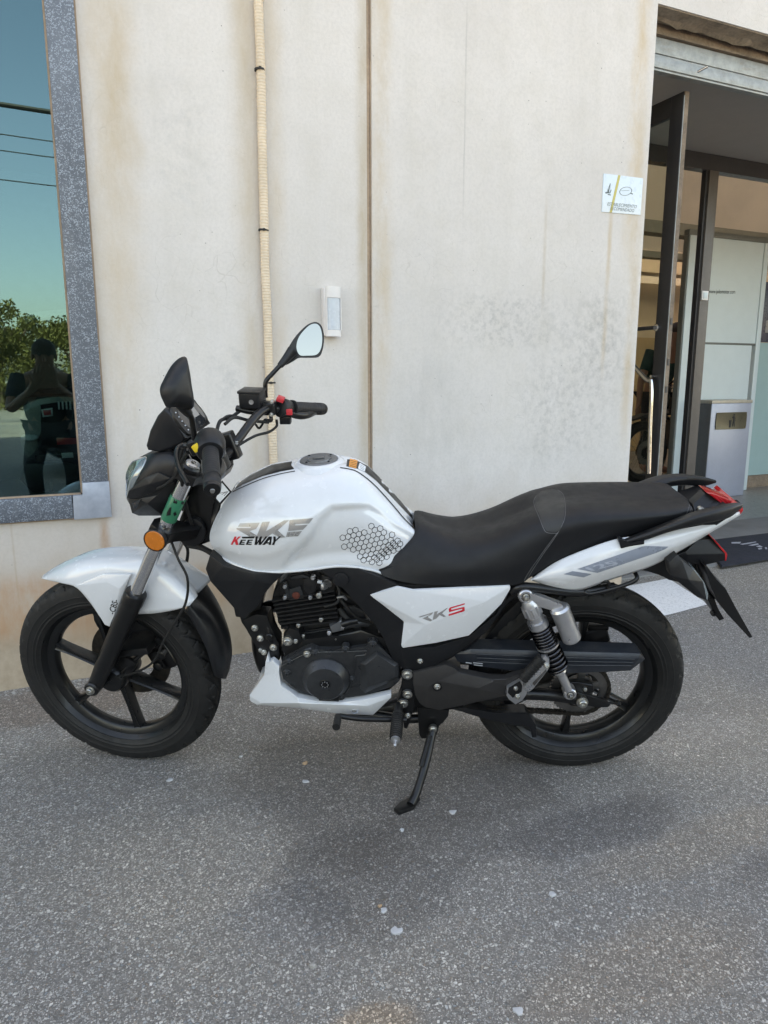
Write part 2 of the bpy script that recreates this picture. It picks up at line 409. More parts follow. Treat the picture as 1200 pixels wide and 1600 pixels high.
M['wall'] = concrete('cast_concrete', stains=[
    (.20, .16, 1.7, 1.3, TAN, .55, 5), (.25, .10, 2.15, .6, (.46, .34, .20), .5, 9), (.70, .09, 1.7, 1.6, (.47, .37, .25), .75, 3), (.80, .06, 1.8, 1.4, TAN, .6, 3),
    (1.165, .05, 1.6, 1.6, (.42, .33, .22), .8, 3), (1.24, .07, 1.9, 1.2, TAN, .75, 6), (2.54, .07, 2.4, .9, (.55, .40, .22), .70, 9), (2.58, .05, 1.6, 1.0, TAN, .8, 8),
    (.105, .028, .45, .22, RUST, .95, 2.5), (-.20, .006, .45, .25, (.40, .28, .15), .8, 2), (2.42, .02, 1.55, .5, (.50, .36, .20), .8, 3), (2.05, .014, 1.7, .3, (.42, .32, .2), .6, 4),
    (1.62, .006, 2.2, .5, SOOT, .35, 3), (2.30, .38, 1.12, .50, SOOT, .24, 26), (1.85, .50, 1.38, .16, SOOT, .30, 30), (2.42, .26, 1.32, .30, SOOT, .26, 24), (2.1, .26, .95, .32, SOOT, .22, 28), (1.5, .3, 1.0, .3, GREY, .25, 8),
    (-.15, .35, .30, .16, (.50, .25, .12), .95, 7), (.45, .3, .30, .12, (.50, .29, .15), .8, 8), (.1, .25, .22, .12, (.46, .24, .11), .6, 8), (.6, .12, 1.15, .15, GREY, .35, 16), (.45, .2, 1.95, .3, GREY, .2, 16)])
M['wall2'] = concrete('painted_side_wall', (.45, .42, .37))
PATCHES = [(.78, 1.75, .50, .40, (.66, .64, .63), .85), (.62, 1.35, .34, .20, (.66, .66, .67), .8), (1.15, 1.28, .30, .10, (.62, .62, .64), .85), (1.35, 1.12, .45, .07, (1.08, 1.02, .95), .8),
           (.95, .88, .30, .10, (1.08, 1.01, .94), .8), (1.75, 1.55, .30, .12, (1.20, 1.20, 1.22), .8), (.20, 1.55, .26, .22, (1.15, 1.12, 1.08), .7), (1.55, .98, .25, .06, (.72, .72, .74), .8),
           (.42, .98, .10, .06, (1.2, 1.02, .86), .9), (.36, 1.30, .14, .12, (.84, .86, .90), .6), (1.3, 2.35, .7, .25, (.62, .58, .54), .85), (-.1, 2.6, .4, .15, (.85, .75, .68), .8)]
def asphalt():
    t = NT('worn_asphalt'); P = t.pos(False); x, y, z = t.sep(P)
    big = t.noise(.55, 5, .55); med = t.noise(2.6, 5, .6)
    coarse = t.math('MULTIPLY', t.rng(t.math('ADD', x, t.math('MULTIPLY', y, .55)), 2.1, .6, 0, 1, True), t.rng(med, .30, .62, .55, 1))
    Pj = t.mixv(P, 150, .004); Pk = t.mixv(P, 260, .002)
    e1 = t.vor(150, 'DISTANCE_TO_EDGE', Pj); c1 = t.sep(t.vor(150, 'F1', Pj, 'Color')); e2 = t.vor(300, 'DISTANCE_TO_EDGE', Pk); c2 = t.sep(t.vor(300, 'F1', Pk, 'Color'))
    binder = t.mix(t.rng(t.noise(60, 5, .7), .3, .7), (.150, .139, .126), (.29, .268, .243))
    st2 = t.mix(t.math('POWER', c2[1], 1.5), (.21, .195, .178), (.78, .735, .68)); st1 = t.mix(t.math('POWER', c1[1], 1.25), (.25, .232, .212), (.86, .82, .76))
    st1 = t.mix(t.math('MULTIPLY', t.math('GREATER_THAN', c1[2], .82), .6), st1, (.36, .25, .17)); st1 = t.mix(t.math('MULTIPLY', t.math('LESS_THAN', c1[2], .10), .5), st1, (.20, .26, .30))
    s2 = t.math('MULTIPLY', t.rng(e2, .03, .16), t.math('GREATER_THAN', c2[0], .28)); s1 = t.math('MULTIPLY', t.rng(e1, .07, .17), t.math('GREATER_THAN', c1[0], t.rng(coarse, 0, 1, .80, .50)))
    c = t.mix(t.math('MULTIPLY', s2, .9), binder, st2); c = t.mix(t.math('MULTIPLY', s1, .92), c, st1); d1 = t.math('SUBTRACT', 1.0, e1)
    tone = t.mix(t.rng(big, .38, .62), (.80, .82, .86), (1.12, 1.07, 1.0)); c = t.mix(1.0, c, tone, 'MULTIPLY')
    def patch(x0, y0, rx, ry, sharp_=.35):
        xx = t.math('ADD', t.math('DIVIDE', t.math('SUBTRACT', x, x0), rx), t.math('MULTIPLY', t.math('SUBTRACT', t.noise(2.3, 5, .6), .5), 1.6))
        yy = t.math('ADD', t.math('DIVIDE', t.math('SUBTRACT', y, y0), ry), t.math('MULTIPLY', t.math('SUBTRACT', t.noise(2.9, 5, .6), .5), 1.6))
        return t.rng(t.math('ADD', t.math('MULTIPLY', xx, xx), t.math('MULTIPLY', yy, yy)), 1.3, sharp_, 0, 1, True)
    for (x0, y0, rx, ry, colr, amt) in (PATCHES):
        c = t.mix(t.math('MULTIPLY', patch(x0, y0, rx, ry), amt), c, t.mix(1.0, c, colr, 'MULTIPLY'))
    dirt = t.math('MULTIPLY', t.rng(t.noise(1.5, 6, .6, dist=.6), .52, .66), .16)
    c = t.mix(dirt, c, (.26, .215, .17))
    damp = t.math('MULTIPLY', t.rng(t.noise(.9, 5, .6, t.scale(P, (1, 1.4, 1)), .8), .56, .66), .30)
    c = t.mix(damp, c, t.mix(1.0, c, (.45, .46, .50), 'MULTIPLY'))
    t.set(Base_Color=c, Roughness=t.rng(t.noise(120, 3), .3, .7, .62, .9), Specular_IOR_Level=.35)
    hh = t.math('ADD', t.math('MULTIPLY', s1, .8), t.math('ADD', t.math('MULTIPLY', s2, .45), t.math('MULTIPLY', t.noise(220, 3), .5)))
    t.put(t.p.inputs['Normal'], t.bump(hh, .9, .0035)); return t.m
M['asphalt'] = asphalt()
t = NT('floor_concrete'); n1 = t.noise(3, 6, .6); n2 = t.noise(160, 3, .7); c = t.mix(t.rng(n1, .35, .65), (.19, .185, .175), (.27, .26, .245)); c = t.mix(t.math('MULTIPLY', t.rng(n2, .4, .7), .35), c, (.12, .12, .115))
t.set(Base_Color=c, Roughness=.75); t.put(t.p.inputs['Normal'], t.bump(n2, .3, .001)); M['slab'] = t.m
t = NT('road_paint'); n2 = t.noise(120, 5, .75); n3 = t.vor(190); c = t.mix(t.math('MULTIPLY', t.rng(n2, .52, .66), t.rng(n3, .2, .5)), (.85, .84, .82), (.30, .29, .27)); c = t.mix(t.math('MULTIPLY', t.noise(9, 5), .35), c, (.50, .48, .45))
t.set(Base_Color=c, Roughness=.8); t.put(t.p.inputs['Normal'], t.bump(n3, .6, .002)); M['paint'] = t.m
t = NT('galvanised_steel'); P = t.pos()
v1 = t.vor(95, 'SMOOTH_F1', t.mixv(P, 40, .02)); sp = t.sep(t.vor(330, 'F1', t.mixv(P, 90, .008), 'Color'))[0]
c = t.mix(t.rng(t.noise(4, 4), .3, .7), (.095, .108, .130), (.14, .158, .185)); c = t.mix(t.math('MULTIPLY', t.math('MULTIPLY', t.math('GREATER_THAN', sp, .70), t.rng(t.noise(60, 3, .6), .36, .5)), .85), c, (.31, .355, .40))
c = t.mix(t.math('MULTIPLY', t.rng(t.noise(18, 6, .7, t.scale(P, (1, 1, .2))), .55, .75), .3), c, (.24, .25, .26))
t.set(Base_Color=c, Roughness=t.rng(sp, 0, 1, .42, .62), Metallic=.25); t.put(t.p.inputs['Normal'], t.bump(sp, .1, .0008)); M['galv'] = t.m
t = NT('bare_zinc_sheet'); P = t.pos(); c = t.mix(t.rng(t.noise(16, 6, .65), .3, .7), (.34, .38, .45), (.50, .54, .60)); c = t.mix(t.math('MULTIPLY', t.rng(t.noise(30, 5, .6, t.scale(P, (1.5, 1, .12))), .60, .72), .45), c, (.22, .18, .14))
t.set(Base_Color=c, Roughness=.42, Metallic=.35); M['zinc'] = t.m
t = NT('shutter_steel'); P = t.pos(); c = t.mix(t.rng(t.noise(22, 6, .65), .3, .7), (.26, .28, .28), (.40, .42, .42)); c = t.mix(t.math('MULTIPLY', t.rng(t.noise(9, 5, .7, t.scale(P, (1, 1, 4))), .52, .7), .4), c, (.24, .20, .15)); t.set(Base_Color=c, Roughness=.5, Metallic=.4); M['shutter'] = t.m
def glass(name, tint, refl, rcol=(1, 1, 1), ior=1.5):
    t = NT(name); t.n.remove(t.p); tr = t.n.new('ShaderNodeBsdfTransparent'); tr.inputs[0].default_value = (*tint, 1)
    gl = t.n.new('ShaderNodeBsdfGlossy'); gl.inputs[0].default_value = (*rcol, 1); gl.inputs['Roughness'].default_value = .004
    fr = t.n.new('ShaderNodeFresnel'); fr.inputs[0].default_value = ior; mx = t.n.new('ShaderNodeMixShader')
    bf = t.n.new('ShaderNodeNewGeometry').outputs['Backfacing']; t.l.new(t.math('MULTIPLY', t.math('ADD', fr.outputs[0], refl, clamp=True), t.math('SUBTRACT', 1.0, bf)), mx.inputs[0]); t.l.new(tr.outputs[0], mx.inputs[1]); t.l.new(gl.outputs[0], mx.inputs[2]); t.l.new(mx.outputs[0], t.out.inputs[0]); return t.m
M['glass'] = glass('solar_window_glass', (.50, .62, .60), .10, (.48, .84, .90))
M['glass2'] = glass('door_glass', (.86, .90, .88), .0, ior=1.2)
M['conduit'] = simple('cream_pvc_conduit', (.68, .55, .41), .5, 0, 0, .12, dust=.15)
M['sensor'] = simple('white_abs_plastic', (.70, .67, .65), .42, 0, 0, .04)
M['sensorlens'] = simple('frosted_fresnel_lens', (.46, .51, .57), .25, 0, .3, .06)
M['signplate'] = simple('blue_white_sign_face', (.62, .70, .76), .3, 0, .3, .04)
M['ink'] = simple('grey_green_ink', (.10, .13, .13), .5); M['gold'] = simple('gold_stripe', (.50, .42, .12), .4)
M['darkalu'] = simple('dark_grey_door_aluminium', (.040, .039, .042), .36, .2, 0, .1)
M['brownalu'] = simple('brown_grey_door_frame', (.105, .09, .08), .45, .1, 0, .1)
M['seam'] = simple('brown_joint_sealant', (.38, .27, .19), .8, 0, 0, .2); M['rail_brown'] = simple('dirty_brown_rail', (.20, .15, .11), .8, 0, 0, .35)
M['plaster_dirty'] = simple('crumbling_plaster', (.27, .22, .17), .95, 0, 0, .4, .9, 60)
M['ceil'] = simple('grey_ceiling', (.40, .37, .34), .9, 0, 0, .03); M['roomwall'] = simple('beige_room_wall', (.66, .55, .42), .85, 0, 0, .04)
M['roomwall2'] = simple('tan_room_wall', (.50, .37, .22), .85, 0, 0, .05); M['roomdark'] = simple('grey_showroom_wall', (.22, .22, .22), .85)
M['tile'] = simple('grey_floor_tile', (.20, .19, .18), .35)
M['pwhite'] = simple('white_laminate', (.52, .60, .62), .35, 0, 0, .03); M['ptrim'] = simple('olive_grey_trim', (.12, .13, .12), .45)
M['bin'] = simple('grey_steel_bin', (.34, .37, .45), .38, .3, 0, .05); M['binside'] = simple('dark_grey_bin_side', (.10, .105, .11), .5, .2)
M['bintop'] = simple('beige_bin_rim', (.40, .36, .30), .45, .3); M['binflap'] = simple('bronze_bin_flap', (.11, .10, .07), .35, .5)
M['mat'] = simple('navy_door_mat', (.022, .024, .034), .95, 0, 0, .2, 1, 700); M['matprint'] = simple('pale_mat_print', (.42, .42, .45), .9, 0, 0, .2)
M['poster'] = simple('dark_poster', (.03, .035, .06), .3); M['bluepane'] = simple('pale_green_blue_panel', (.32, .46, .46), .2, 0, .4, .03)
M['skin'] = simple('skin', (.30, .15, .10), .55, 0, 0, .05); M['shirt'] = simple('dark_green_shirt', (.012, .045, .038), .85, 0, 0, .15); M['jeans'] = simple('dark_trousers', (.02, .022, .03), .85)
M['hair'] = simple('hair', (.03, .015, .008), .7)
M['leaf'] = simple('tree_leaf', (.13, .125, .035), .6, 0, 0, .55); M['bark'] = simple('bark', (.10, .07, .05), .9, 0, 0, .3); M['cable'] = simple('cable_black', (.01, .01, .01), .6)
M['carpaint'] = simple('dark_teal_car_paint', (.015, .035, .04), .2, .3, 1); M['carglass'] = simple('car_glass', (.02, .03, .03), .06, 0, 1)
M['scgrey'] = simple('grey_scooter_panel', (.28, .28, .26), .3, 0, .8, .03); M['scred'] = M['red_lens']
M['dirtstrip'] = simple('grit_in_wall_corner', (.20, .17, .135), .95, 0, 0, .4, 1, 200)
M['stone'] = simple('loose_stone', (.34, .32, .29), .9, 0, 0, .35); M['litter'] = simple('white_paper_scrap', (.50, .50, .50), .7, 0, 0, .15); M['litterb'] = simple('tan_paper_scrap', (.50, .33, .20), .7)
M['unseen_roof'] = simple('unseen_roof_edge', (.3, .29, .27), .9)
# ================================================================== GROUND
def slab(name, x0, x1, y0, y1, z, mat, kind=None, parent=None):
    return tag(mesh(name, [(x0, y0, z), (x1, y0, z), (x1, y1, z), (x0, y1, z)], [(0, 1, 2, 3)], M[mat], parent), kind=kind)
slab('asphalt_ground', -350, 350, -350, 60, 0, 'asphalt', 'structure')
bm = bmesh.new(); b_box(bm, (5.35, 3.49, -.04), (5.9, .96, .10), None, .006); tag(fin('doorway_floor', bm, M['slab']), kind='structure')
tag(mesh('painted_line', [(*p, .004) for p in ((2.33, 2.42), (2.60, 2.44), (2.91, 2.48), (3.09, 2.92), (2.81, 2.90), (2.56, 2.885))], [(0, 1, 2, 3, 4, 5)], M['paint']), kind='structure')
# ================================================================== BUILDING
YW = 2.80
bld = empty('building', 'cast concrete shop building with rust stained wall, big window and open doorway', 'building', (0, YW, 0))
def bp(name, boxes, mat, sharp=35, bev=0):
    bm = bmesh.new()
    for (x0, x1, y0, y1, z0, z1) in boxes: b_box(bm, ((x0+x1)/2, (y0+y1)/2-YW, (z0+z1)/2), (x1-x0, y1-y0, z1-z0), None, bev)
    return fin(name, bm, M[mat], bld, sharp)
gx = wl((577, 300), YW).x
xi = wl((128.5, 760), 2.785).x; xo = wl((169, 752), 2.775).x; zo = wl((174, 806), 2.775).z; zi = wl((129, 773), 2.785).z
bp('wall_panel', [(-8, gx-.010, YW, YW+.2, -.3, zo+.02), (xo-.02, gx-.010, YW, YW+.2, zo+.02, 3.4), (-8, -3.0, YW, YW+.2, zo+.02, 3.4), (-8, gx-.010, YW, YW+.2, 3.4, 13)], 'wall', bev=0)
bp('wall_panel', [(gx+.010, 2.625, YW-.004, YW+.2, -.3, 2.817), (gx+.010, 2.625, YW-.004, YW+.2, 2.817, 13)], 'wall')
bp('wall_joint', [(gx-.010, gx+.010, YW+.005, YW+.1, -.2, 13)], 'seam')
tube('joint_bead', [(gx+.004, .006, .05), (gx+.0045, .006, 1.5), (gx+.0035, .006, 3), (gx+.004, .006, 6)], .0022, M['rail_brown'], bld, 8)
bp('lintel', [(2.625, 9, YW-.002, YW+.13, 2.817, 13)], 'wall')
bp('wall_panel', [(8.6, 14, YW, YW+.2, -.3, 2.815)], 'wall')
bp('side_wall', [(-8, -7.8, YW+.2, 14, 0, 13)], 'wall2'); bp('side_wall', [(13.8, 14, YW+.2, 14, 0, 13)], 'wall2')
bp('unseen_roof', [(-8, 14, YW+.2, 5.8, 12.8, 13), (-8, 14, 10.2, 14, 12.8, 13), (-8, -6, 5.8, 10.2, 12.8, 13), (11, 14, 5.8, 10.2, 12.8, 13)], 'unseen_roof')  # unseen; height made up for longer shade, opening added to light the rooms
# ragged plaster under the lintel
rng_ = random.Random(3); vs, fs = [], []; n = 60
for i in range(n+1):
    x = 2.627+i*.055; dz = .012+.02*rng_.random()
    vs += [(x, .004, 2.816), (x, .006, 2.816-.004), (x, .05+.03*rng_.random(), 2.816-dz*.4), (x, .085+.02*rng_.random(), 2.816-dz), (x, .128, 2.812)]
for i in range(n):
    for j in range(4): a = i*5+j; fs.append((a, a+5, a+6, a+1))
mesh('broken_plaster', vs, fs, M['plaster_dirty'], bld, 20)
bp('shutter_rail', [(2.60, 9, 2.932, 2.962, 2.776, 2.80), (2.60, 9, 2.925, 2.962, 2.764, 2.774)], 'rail_brown')
bp('shutter_box_top', [(2.60, 9, 2.935, 3.4, 2.802, 2.95)], 'rail_brown')
bp('shutter_edge', [(2.60, 9, 2.944, 2.966, 2.690, 2.762), (2.60, 9, 2.950, 2.966, 2.676, 2.690), (2.60, 9, 2.940, 2.975, 2.626, 2.676), (2.60, 9, 2.948, 2.99, 2.615, 2.626)], 'shutter', bev=.003)
pp = wl((1106, 104), 2.90); tube('shutter_pin', [pp+Vector((0, -YW, 0)), wl((1087, 114), 2.95)+Vector((0, -YW, 0))], .006, M['chrome'], bld, 10, sm=False)
# window: frame bars, patch plate, glass
fb = lambda n_, bx, m_: bp(n_, bx, m_, bev=.003)
zcs = wl((170, 752), 2.775).z; xcs = wl((114, 790), 2.775).x
fb('window_frame', [(xi, xo, 2.775, 2.86, zcs+.001, 3.42)], 'galv'); fb('window_frame', [(-3.05, xcs-.001, 2.775, 2.86, zo, zi)], 'galv'); fb('window_frame', [(-3.05, xo, 2.775, 2.86, 3.42, 3.52)], 'galv')
bm = bmesh.new(); b_prism(bm, [Vector((xcs, -.028, zo-.004)), Vector((xo+.004, -.028, zo-.004)), Vector((xo+.003, -.028, zcs)), Vector((xi, -.028, zcs)), Vector((xi, -.028, zi)), Vector((xcs+.002, -.028, zi))], Vector((0, .085, 0)), .0015); fin('corner_plate', bm, M['zinc'], bld)
bp('window_seal', [(xo, xo+.006, 2.792, 2.80, zo, 3.4), (-3, xo, 2.792, 2.80, zo-.006, zo-.0005)], 'seam')
bp('window_pane', [(-3.02, xi+.002, 2.806, 2.812, zi-.002, 3.43)], 'glass')
bp('glazing_bead', [(-3.0, xi, 2.795, 2.806, zi, zi+.006), (xi-.006, xi, 2.795, 2.806, zi, 3.42)], 'seam')
# inside
bp('room_floor', [(-7.8, 13.8, 3.97, 13.8, -.06, .008), (-7.8, 2.45, 3.0, 3.97, -.06, .008)], 'tile')
bp('room_ceiling', [(-7.8, 13.8, 4.02, 5.8, 3.3, 3.4), (-7.8, 13.8, 10.2, 13.8, 3.3, 3.4), (-7.8, 2.0, 5.8, 10.2, 3.3, 3.4), (11, 13.8, 5.8, 10.2, 3.3, 3.4), (-7.8, 2.4, 3.0, 4.02, 3.6, 3.7)], 'ceil')  # opening over the shop is made up, lets skylight down into the room
bp('vestibule_ceiling', [(2.45, 9, 2.995, 4.02, 2.665, 2.72)], 'ceil')
bp('partition', [(2.45, 2.55, 3.0, 3.92, 0, 2.66)], 'roomwall'); bp('partition', [(1.9, 2.0, 4.02, 13.8, 0, 3.3)], 'roomdark')
bp('back_wall', [(2.0, 13.8, 8.6, 8.7, 0, 1.75)], 'roomwall2'); bp('back_wall', [(2.0, 13.8, 8.6, 8.7, 1.75, 2.55)], 'roomwall')
bp('back_wall', [(-7.8, 1.9, 9, 9.1, 0, 3.6)], 'roomdark'); bp('back_pillar', [(7.2, 7.5, 8.45, 8.6, 0, 3.3), (11.5, 11.8, 8.45, 8.6, 0, 3.3)], 'roomwall')
bp('unseen_rear_wall', [(-7.8, 13.8, 13.6, 13.8, 0, .9)], 'roomwall'); bp('unseen_rear_wall', [(-7.8, 13.8, 13.6, 13.8, 2.9, 13)], 'wall2')  # unseen; gap invented to let daylight in, upper wall added to stop sun
bp('lintel', [(9, 14, YW, YW+.2, 2.8155, 13)], 'wall')
bp('ceiling_beam', [(2.0, 10, 6.9, 7.1, 2.86, 3.0)], 'ptrim'); bp('ceiling_beam', [(2.0, 10, 7.6, 7.75, 2.72, 2.80)], 'ptrim'); bp('duct', [(2.0, 10, 8.1, 8.4, 2.62, 2.9)], 'roomwall')
# entrance: header, posts, open leaf with handles
YH = 3.95
zh0, zh1 = wl((1150, 275), YH).z, wl((1150, 253), YH).z
bp('door_header', [(2.55, 9, YH-.03, YH+.04, zh0, 2.663)], 'darkalu')
jx = wl((1115, 300), YH).x; jx2 = wl((1098, 300), YH).x
bp('door_post', [(jx2+.018, jx, YH-.035, YH+.03, 0.01, zh0)], 'brownalu', bev=.002); bp('post_edge', [(jx2, jx2+.018, YH-.02, YH+.02, .01, zh0)], 'darkalu')
bp('door_post', [(2.56, 2.62, YH-.03, YH+.03, .01, zh0)], 'darkalu')
Yn = 3.05; lx = wl((1071, 200), Yn).x; lz = wl((1071, 143), Yn).z
bm = bmesh.new()
for bx in ((lx-.03, lx, Yn, Yn+.085, .02, lz), (lx-.03, lx, YH-.09, YH-.036, .02, lz), (lx-.03, lx, Yn+.085, YH-.09, lz-.10, lz), (lx-.03, lx, Yn+.085, YH-.09, .02, .14)):
    b_box(bm, ((bx[0]+bx[1])/2, (bx[2]+bx[3])/2-YW, (bx[4]+bx[5])/2), (bx[1]-bx[0], bx[3]-bx[2], bx[5]-bx[4]), None, .002)
leaf = fin('door_leaf', bm, M['darkalu'], bld)
def sub(name, bx, mat, parent, bev=0):
    bm = bmesh.new(); b_box(bm, ((bx[0]+bx[1])/2, (bx[2]+bx[3])/2-YW, (bx[4]+bx[5])/2), (bx[1]-bx[0], bx[3]-bx[2], bx[5]-bx[4]), None, bev); return fin(name, bm, M[mat], parent)
sub('leaf_glass', (lx-.018, lx-.012, Yn+.085, YH-.09, .14, lz-.10), 'glass2', leaf)
sub('lock_strip', (lx-.024, lx+.004, Yn-.006, Yn+.0, .02, lz), 'rail_brown', leaf); sub('leaf_gasket', (lx-.028, lx-.024, Yn-.0055, Yn-.001, .02, lz-.02), 'shutter', leaf)
for zz in (1.42, 1.20, 1.05): sub('lock_keep', (lx-.016, lx-.002, Yn-.009, Yn-.0055, zz, zz+.035), 'darkalu', leaf)
def hp(px_, dx_=-.06):
    """point of the plane x = lx + dx"""
    d = raydir(px_); k = (lx+dx_)/d.x; return Vector((0, 0, CAMH))+d*k-Vector((0, YW, 0))
h1, h2 = hp((1014, 740)), hp((1018, 600)); h3 = h2+Vector((-.0, .28, .20))
tube('door_handle', [h1, h1.lerp(h2, .5), h2, h2+Vector((0, .05, .03)), h3, h3+Vector((0, .05, .03)), h3+Vector((0, .07, .08))], .0125, M['chrome'], leaf, 14, 4)
for q in ((1022, 655), (1024, 588)):
    a = hp(q, -.028); tube('handle_standoff', [a, a+Vector((-.035, 0, 0))], .008, M['chrome'], leaf, 10, sm=False)
a = hp((1027, 512), -.028); lathe('handle_rose', [(0, .020), (.012, .020), (.016, .014)], a, (-1, 0, 0), M['chrome'], leaf, 20); tube('push_bar', [a+Vector((-.02, 0, 0)), a+Vector((-.02, .75, 0))], .011, M['darkalu'], leaf, 12, sm=False)
sw = wl((1100, 462), YH-.036); sub('light_switch', (sw.x-.030, sw.x+.030, YH-.048, YH-.0355, sw.z-.032, sw.z+.032), 'sensor', bld, .003).name = 'switch_plate'
sub('switch_rocker', (sw.x-.018, sw.x+.018, YH-.052, YH-.048, sw.z-.020, sw.z+.020), 'pwhite', bld, .001)
# low stone base behind the bin, panels beyond the entrance
# ================================================================== THINGS ON AND BEHIND THE WALL
def at_thing(name, label, cat, loc, group=None): return empty(name, label, cat, loc, group=group)
def tb(root, name, bx, mat, bev=.0, parent=None):
    L_ = root.location; bm = bmesh.new(); b_box(bm, ((bx[0]+bx[1])/2-L_.x, (bx[2]+bx[3])/2-L_.y, (bx[4]+bx[5])/2-L_.z), (bx[1]-bx[0], bx[3]-bx[2], bx[5]-bx[4]), None, bev)
    return fin(name, bm, M[mat], parent or root)
# conduit
cpx = [(403.5, -60), (403.7, 0), (407.5, 120), (412, 300), (414, 420), (418.5, 500), (422, 600), (427.5, 727)]
CPs = [wl(q, YW-.020) for q in cpx]; CPs = [Vector((p.x, YW-.0185, p.z)) for p in CPs]; CPs = [Vector((CPs[0].x-.01, YW-.0185, 5.5))]+CPs+[Vector((CPs[-1].x+.004, YW-.0185, .02))]
cz = empty('conduit', 'cream corrugated conduit running down the wall held by black cable ties', 'conduit', (CPs[-1].x, YW-.0185, 0))
L_ = cz.location.copy(); sp_ = smooth_path(CPs, 8); zz = np.arange(.02, 4.2, .0027); Zs = np.array([p.z for p in sp_])[::-1]; Xs = np.array([p.x for p in sp_])[::-1]; bm = bmesh.new(); prev = None
for i, z_ in enumerate(zz):
    x_ = float(np.interp(z_, Zs, Xs))+.0012*math.sin(z_*9); r_ = .0175 if (i % 4) in (0, 1) else .0156
    ring = [bm.verts.new((x_-L_.x+r_*math.cos(a_), r_*math.sin(a_), z_)) for a_ in [2*math.pi*k/14 for k in range(14)]]
    if prev:
        for k in range(14): bm.faces.new((prev[k], prev[(k+1) % 14], ring[(k+1) % 14], ring[k]))
    prev = ring
fin('conduit_tube', bm, M['conduit'], cz, 60)
for q, tilt in (((406, 109), .0), ((412, 360), .1), ((423, 598), .0)):
    p = wl(q, YW-.02); lathe('cable_tie', [(-.003, .0185), (-.003, .0196), (.003, .0196), (.003, .0185)], (p.x-L_.x, 0, p.z), (tilt, 0, 1), M['cable'], cz, 20)
    bm = bmesh.new(); b_box(bm, (p.x-L_.x-.004, -.0205, p.z), (.010, .006, .009), None, .001); fin('tie_head', bm, M['cable'], cz)
# motion sensor
a, b = wl((510.5, 447), 2.745), wl((534, 526), 2.745)
ms = at_thing('motion_sensor', 'white motion detector with frosted lens on the wall between conduit and joint', 'sensor', (a.x, YW, b.z))
X0, X1, Z0, Z1 = a.x-.002, b.x, b.z, a.z; H_ = Z1-Z0
tb(ms, 'back_box', (X0-.004, X1+.002, 2.760, YW-.0005, Z0+.004, Z1-.002), 'sensor', .004)
def halfcyl(name, z0, z1, mat, k=1.0, n=14):
    cx = (X0+X1)/2; hw = (X1-X0)/2*k; vs = []
    for z_ in (z0, z1):
        for i in range(n+1): t_ = math.pi*i/n; vs.append((cx-ms.location.x-hw*math.cos(t_), 2.762-ms.location.y-.026*k*math.sin(t_)**.6, z_-ms.location.z))
    fs = [(i, i+1, n+2+i, n+1+i) for i in range(n)]+[tuple(range(n+1)), tuple(range(2*n+1, n, -1)), (0, n+1, 2*n+1, n)]
    return mesh(name, vs, fs, M[mat], ms, 40)
halfcyl('sensor_cap', Z0+H_*.775, Z1, 'sensor'); halfcyl('sensor_lens', Z0+H_*.135, Z0+H_*.77, 'sensorlens', .93); halfcyl('sensor_foot', Z0, Z0+H_*.13, 'sensor')
tb(ms, 'lens_rim', (X0, X0+.004, 2.745, 2.762, Z0+H_*.13, Z0+H_*.775), 'sensor'); tb(ms, 'lens_rim', (X1-.004, X1, 2.745, 2.762, Z0+H_*.13, Z0+H_*.775), 'sensor')
# sign
ys_ = YW-.008; q = [wl(p, ys_) for p in ((943.5, 271), (1005, 278.5), (1001, 336), (940.5, 331))]
sg = at_thing('wall_sign', 'small pale blue square sign with a gold stripe and an oval by the doorway edge', 'sign', (q[3].x, YW, q[3].z)); o0 = sg.location
P = [v-Vector((o0.x, o0.y, o0.z)) for v in (q[3], q[2], q[1], q[0])]; wprism('sign_plate', P, (0, .006, 0), M['signplate'], sg, .001)
def sgp(u, v, h=.0008): a = P[0].lerp(P[1], u); b = P[3].lerp(P[2], u); return a.lerp(b, v)+Vector((0, -h, 0))
wprism('sign_stripe', [sgp(.19, .0), sgp(.25, .0), sgp(.415, 1), sgp(.355, 1)], (0, .0003, 0), M['gold'], sg)
text3('sign_lettering', 'ESTABLECIMIENTO', sgp(.12, .18), sgp(.88, .17), sgp(.12, .27), M['ink'], sg, shear=.3)
text3('sign_lettering', 'RECOMENDADO', sgp(.20, .07), sgp(.82, .06), sgp(.20, .155), M['ink'], sg, shear=.3)
n = 32; vs = []
for i in range(n):
    t_ = 2*math.pi*i/n
    for k in (1.0, .90): vs.append(sgp(.57+.16*k*math.cos(t_)-.01*math.sin(t_), .60+.115*k*math.sin(t_)+.04*math.cos(t_)))
mesh('sign_oval', vs, [(2*i, (2*i+2) % (2*n), (2*i+3) % (2*n), 2*i+1) for i in range(n)], M['ink'], sg, 180)
for k, (u0, v0, u1, v1, w_) in enumerate([(.11, .55, .17, .76, .006), (.17, .76, .16, .60, .008), (.06, .50, .12, .52, .02), (.12, .47, .20, .46, .012), (.20, .60, .17, .50, .01), (.45, .60, .66, .63, .004), (.70, .56, .76, .545, .012), (.13, .60, .14, .50, .02)]):
    d_ = Vector((u1-u0, v1-v0)).normalized(); nx, ny = -d_.y*w_, d_.x*w_
    wprism('sign_emblem', [sgp(u0-nx, v0-ny), sgp(u1-nx, v1-ny), sgp(u1+nx, v1+ny), sgp(u0+nx, v0+ny)], (0, .0003, 0), M['ink'], sg)
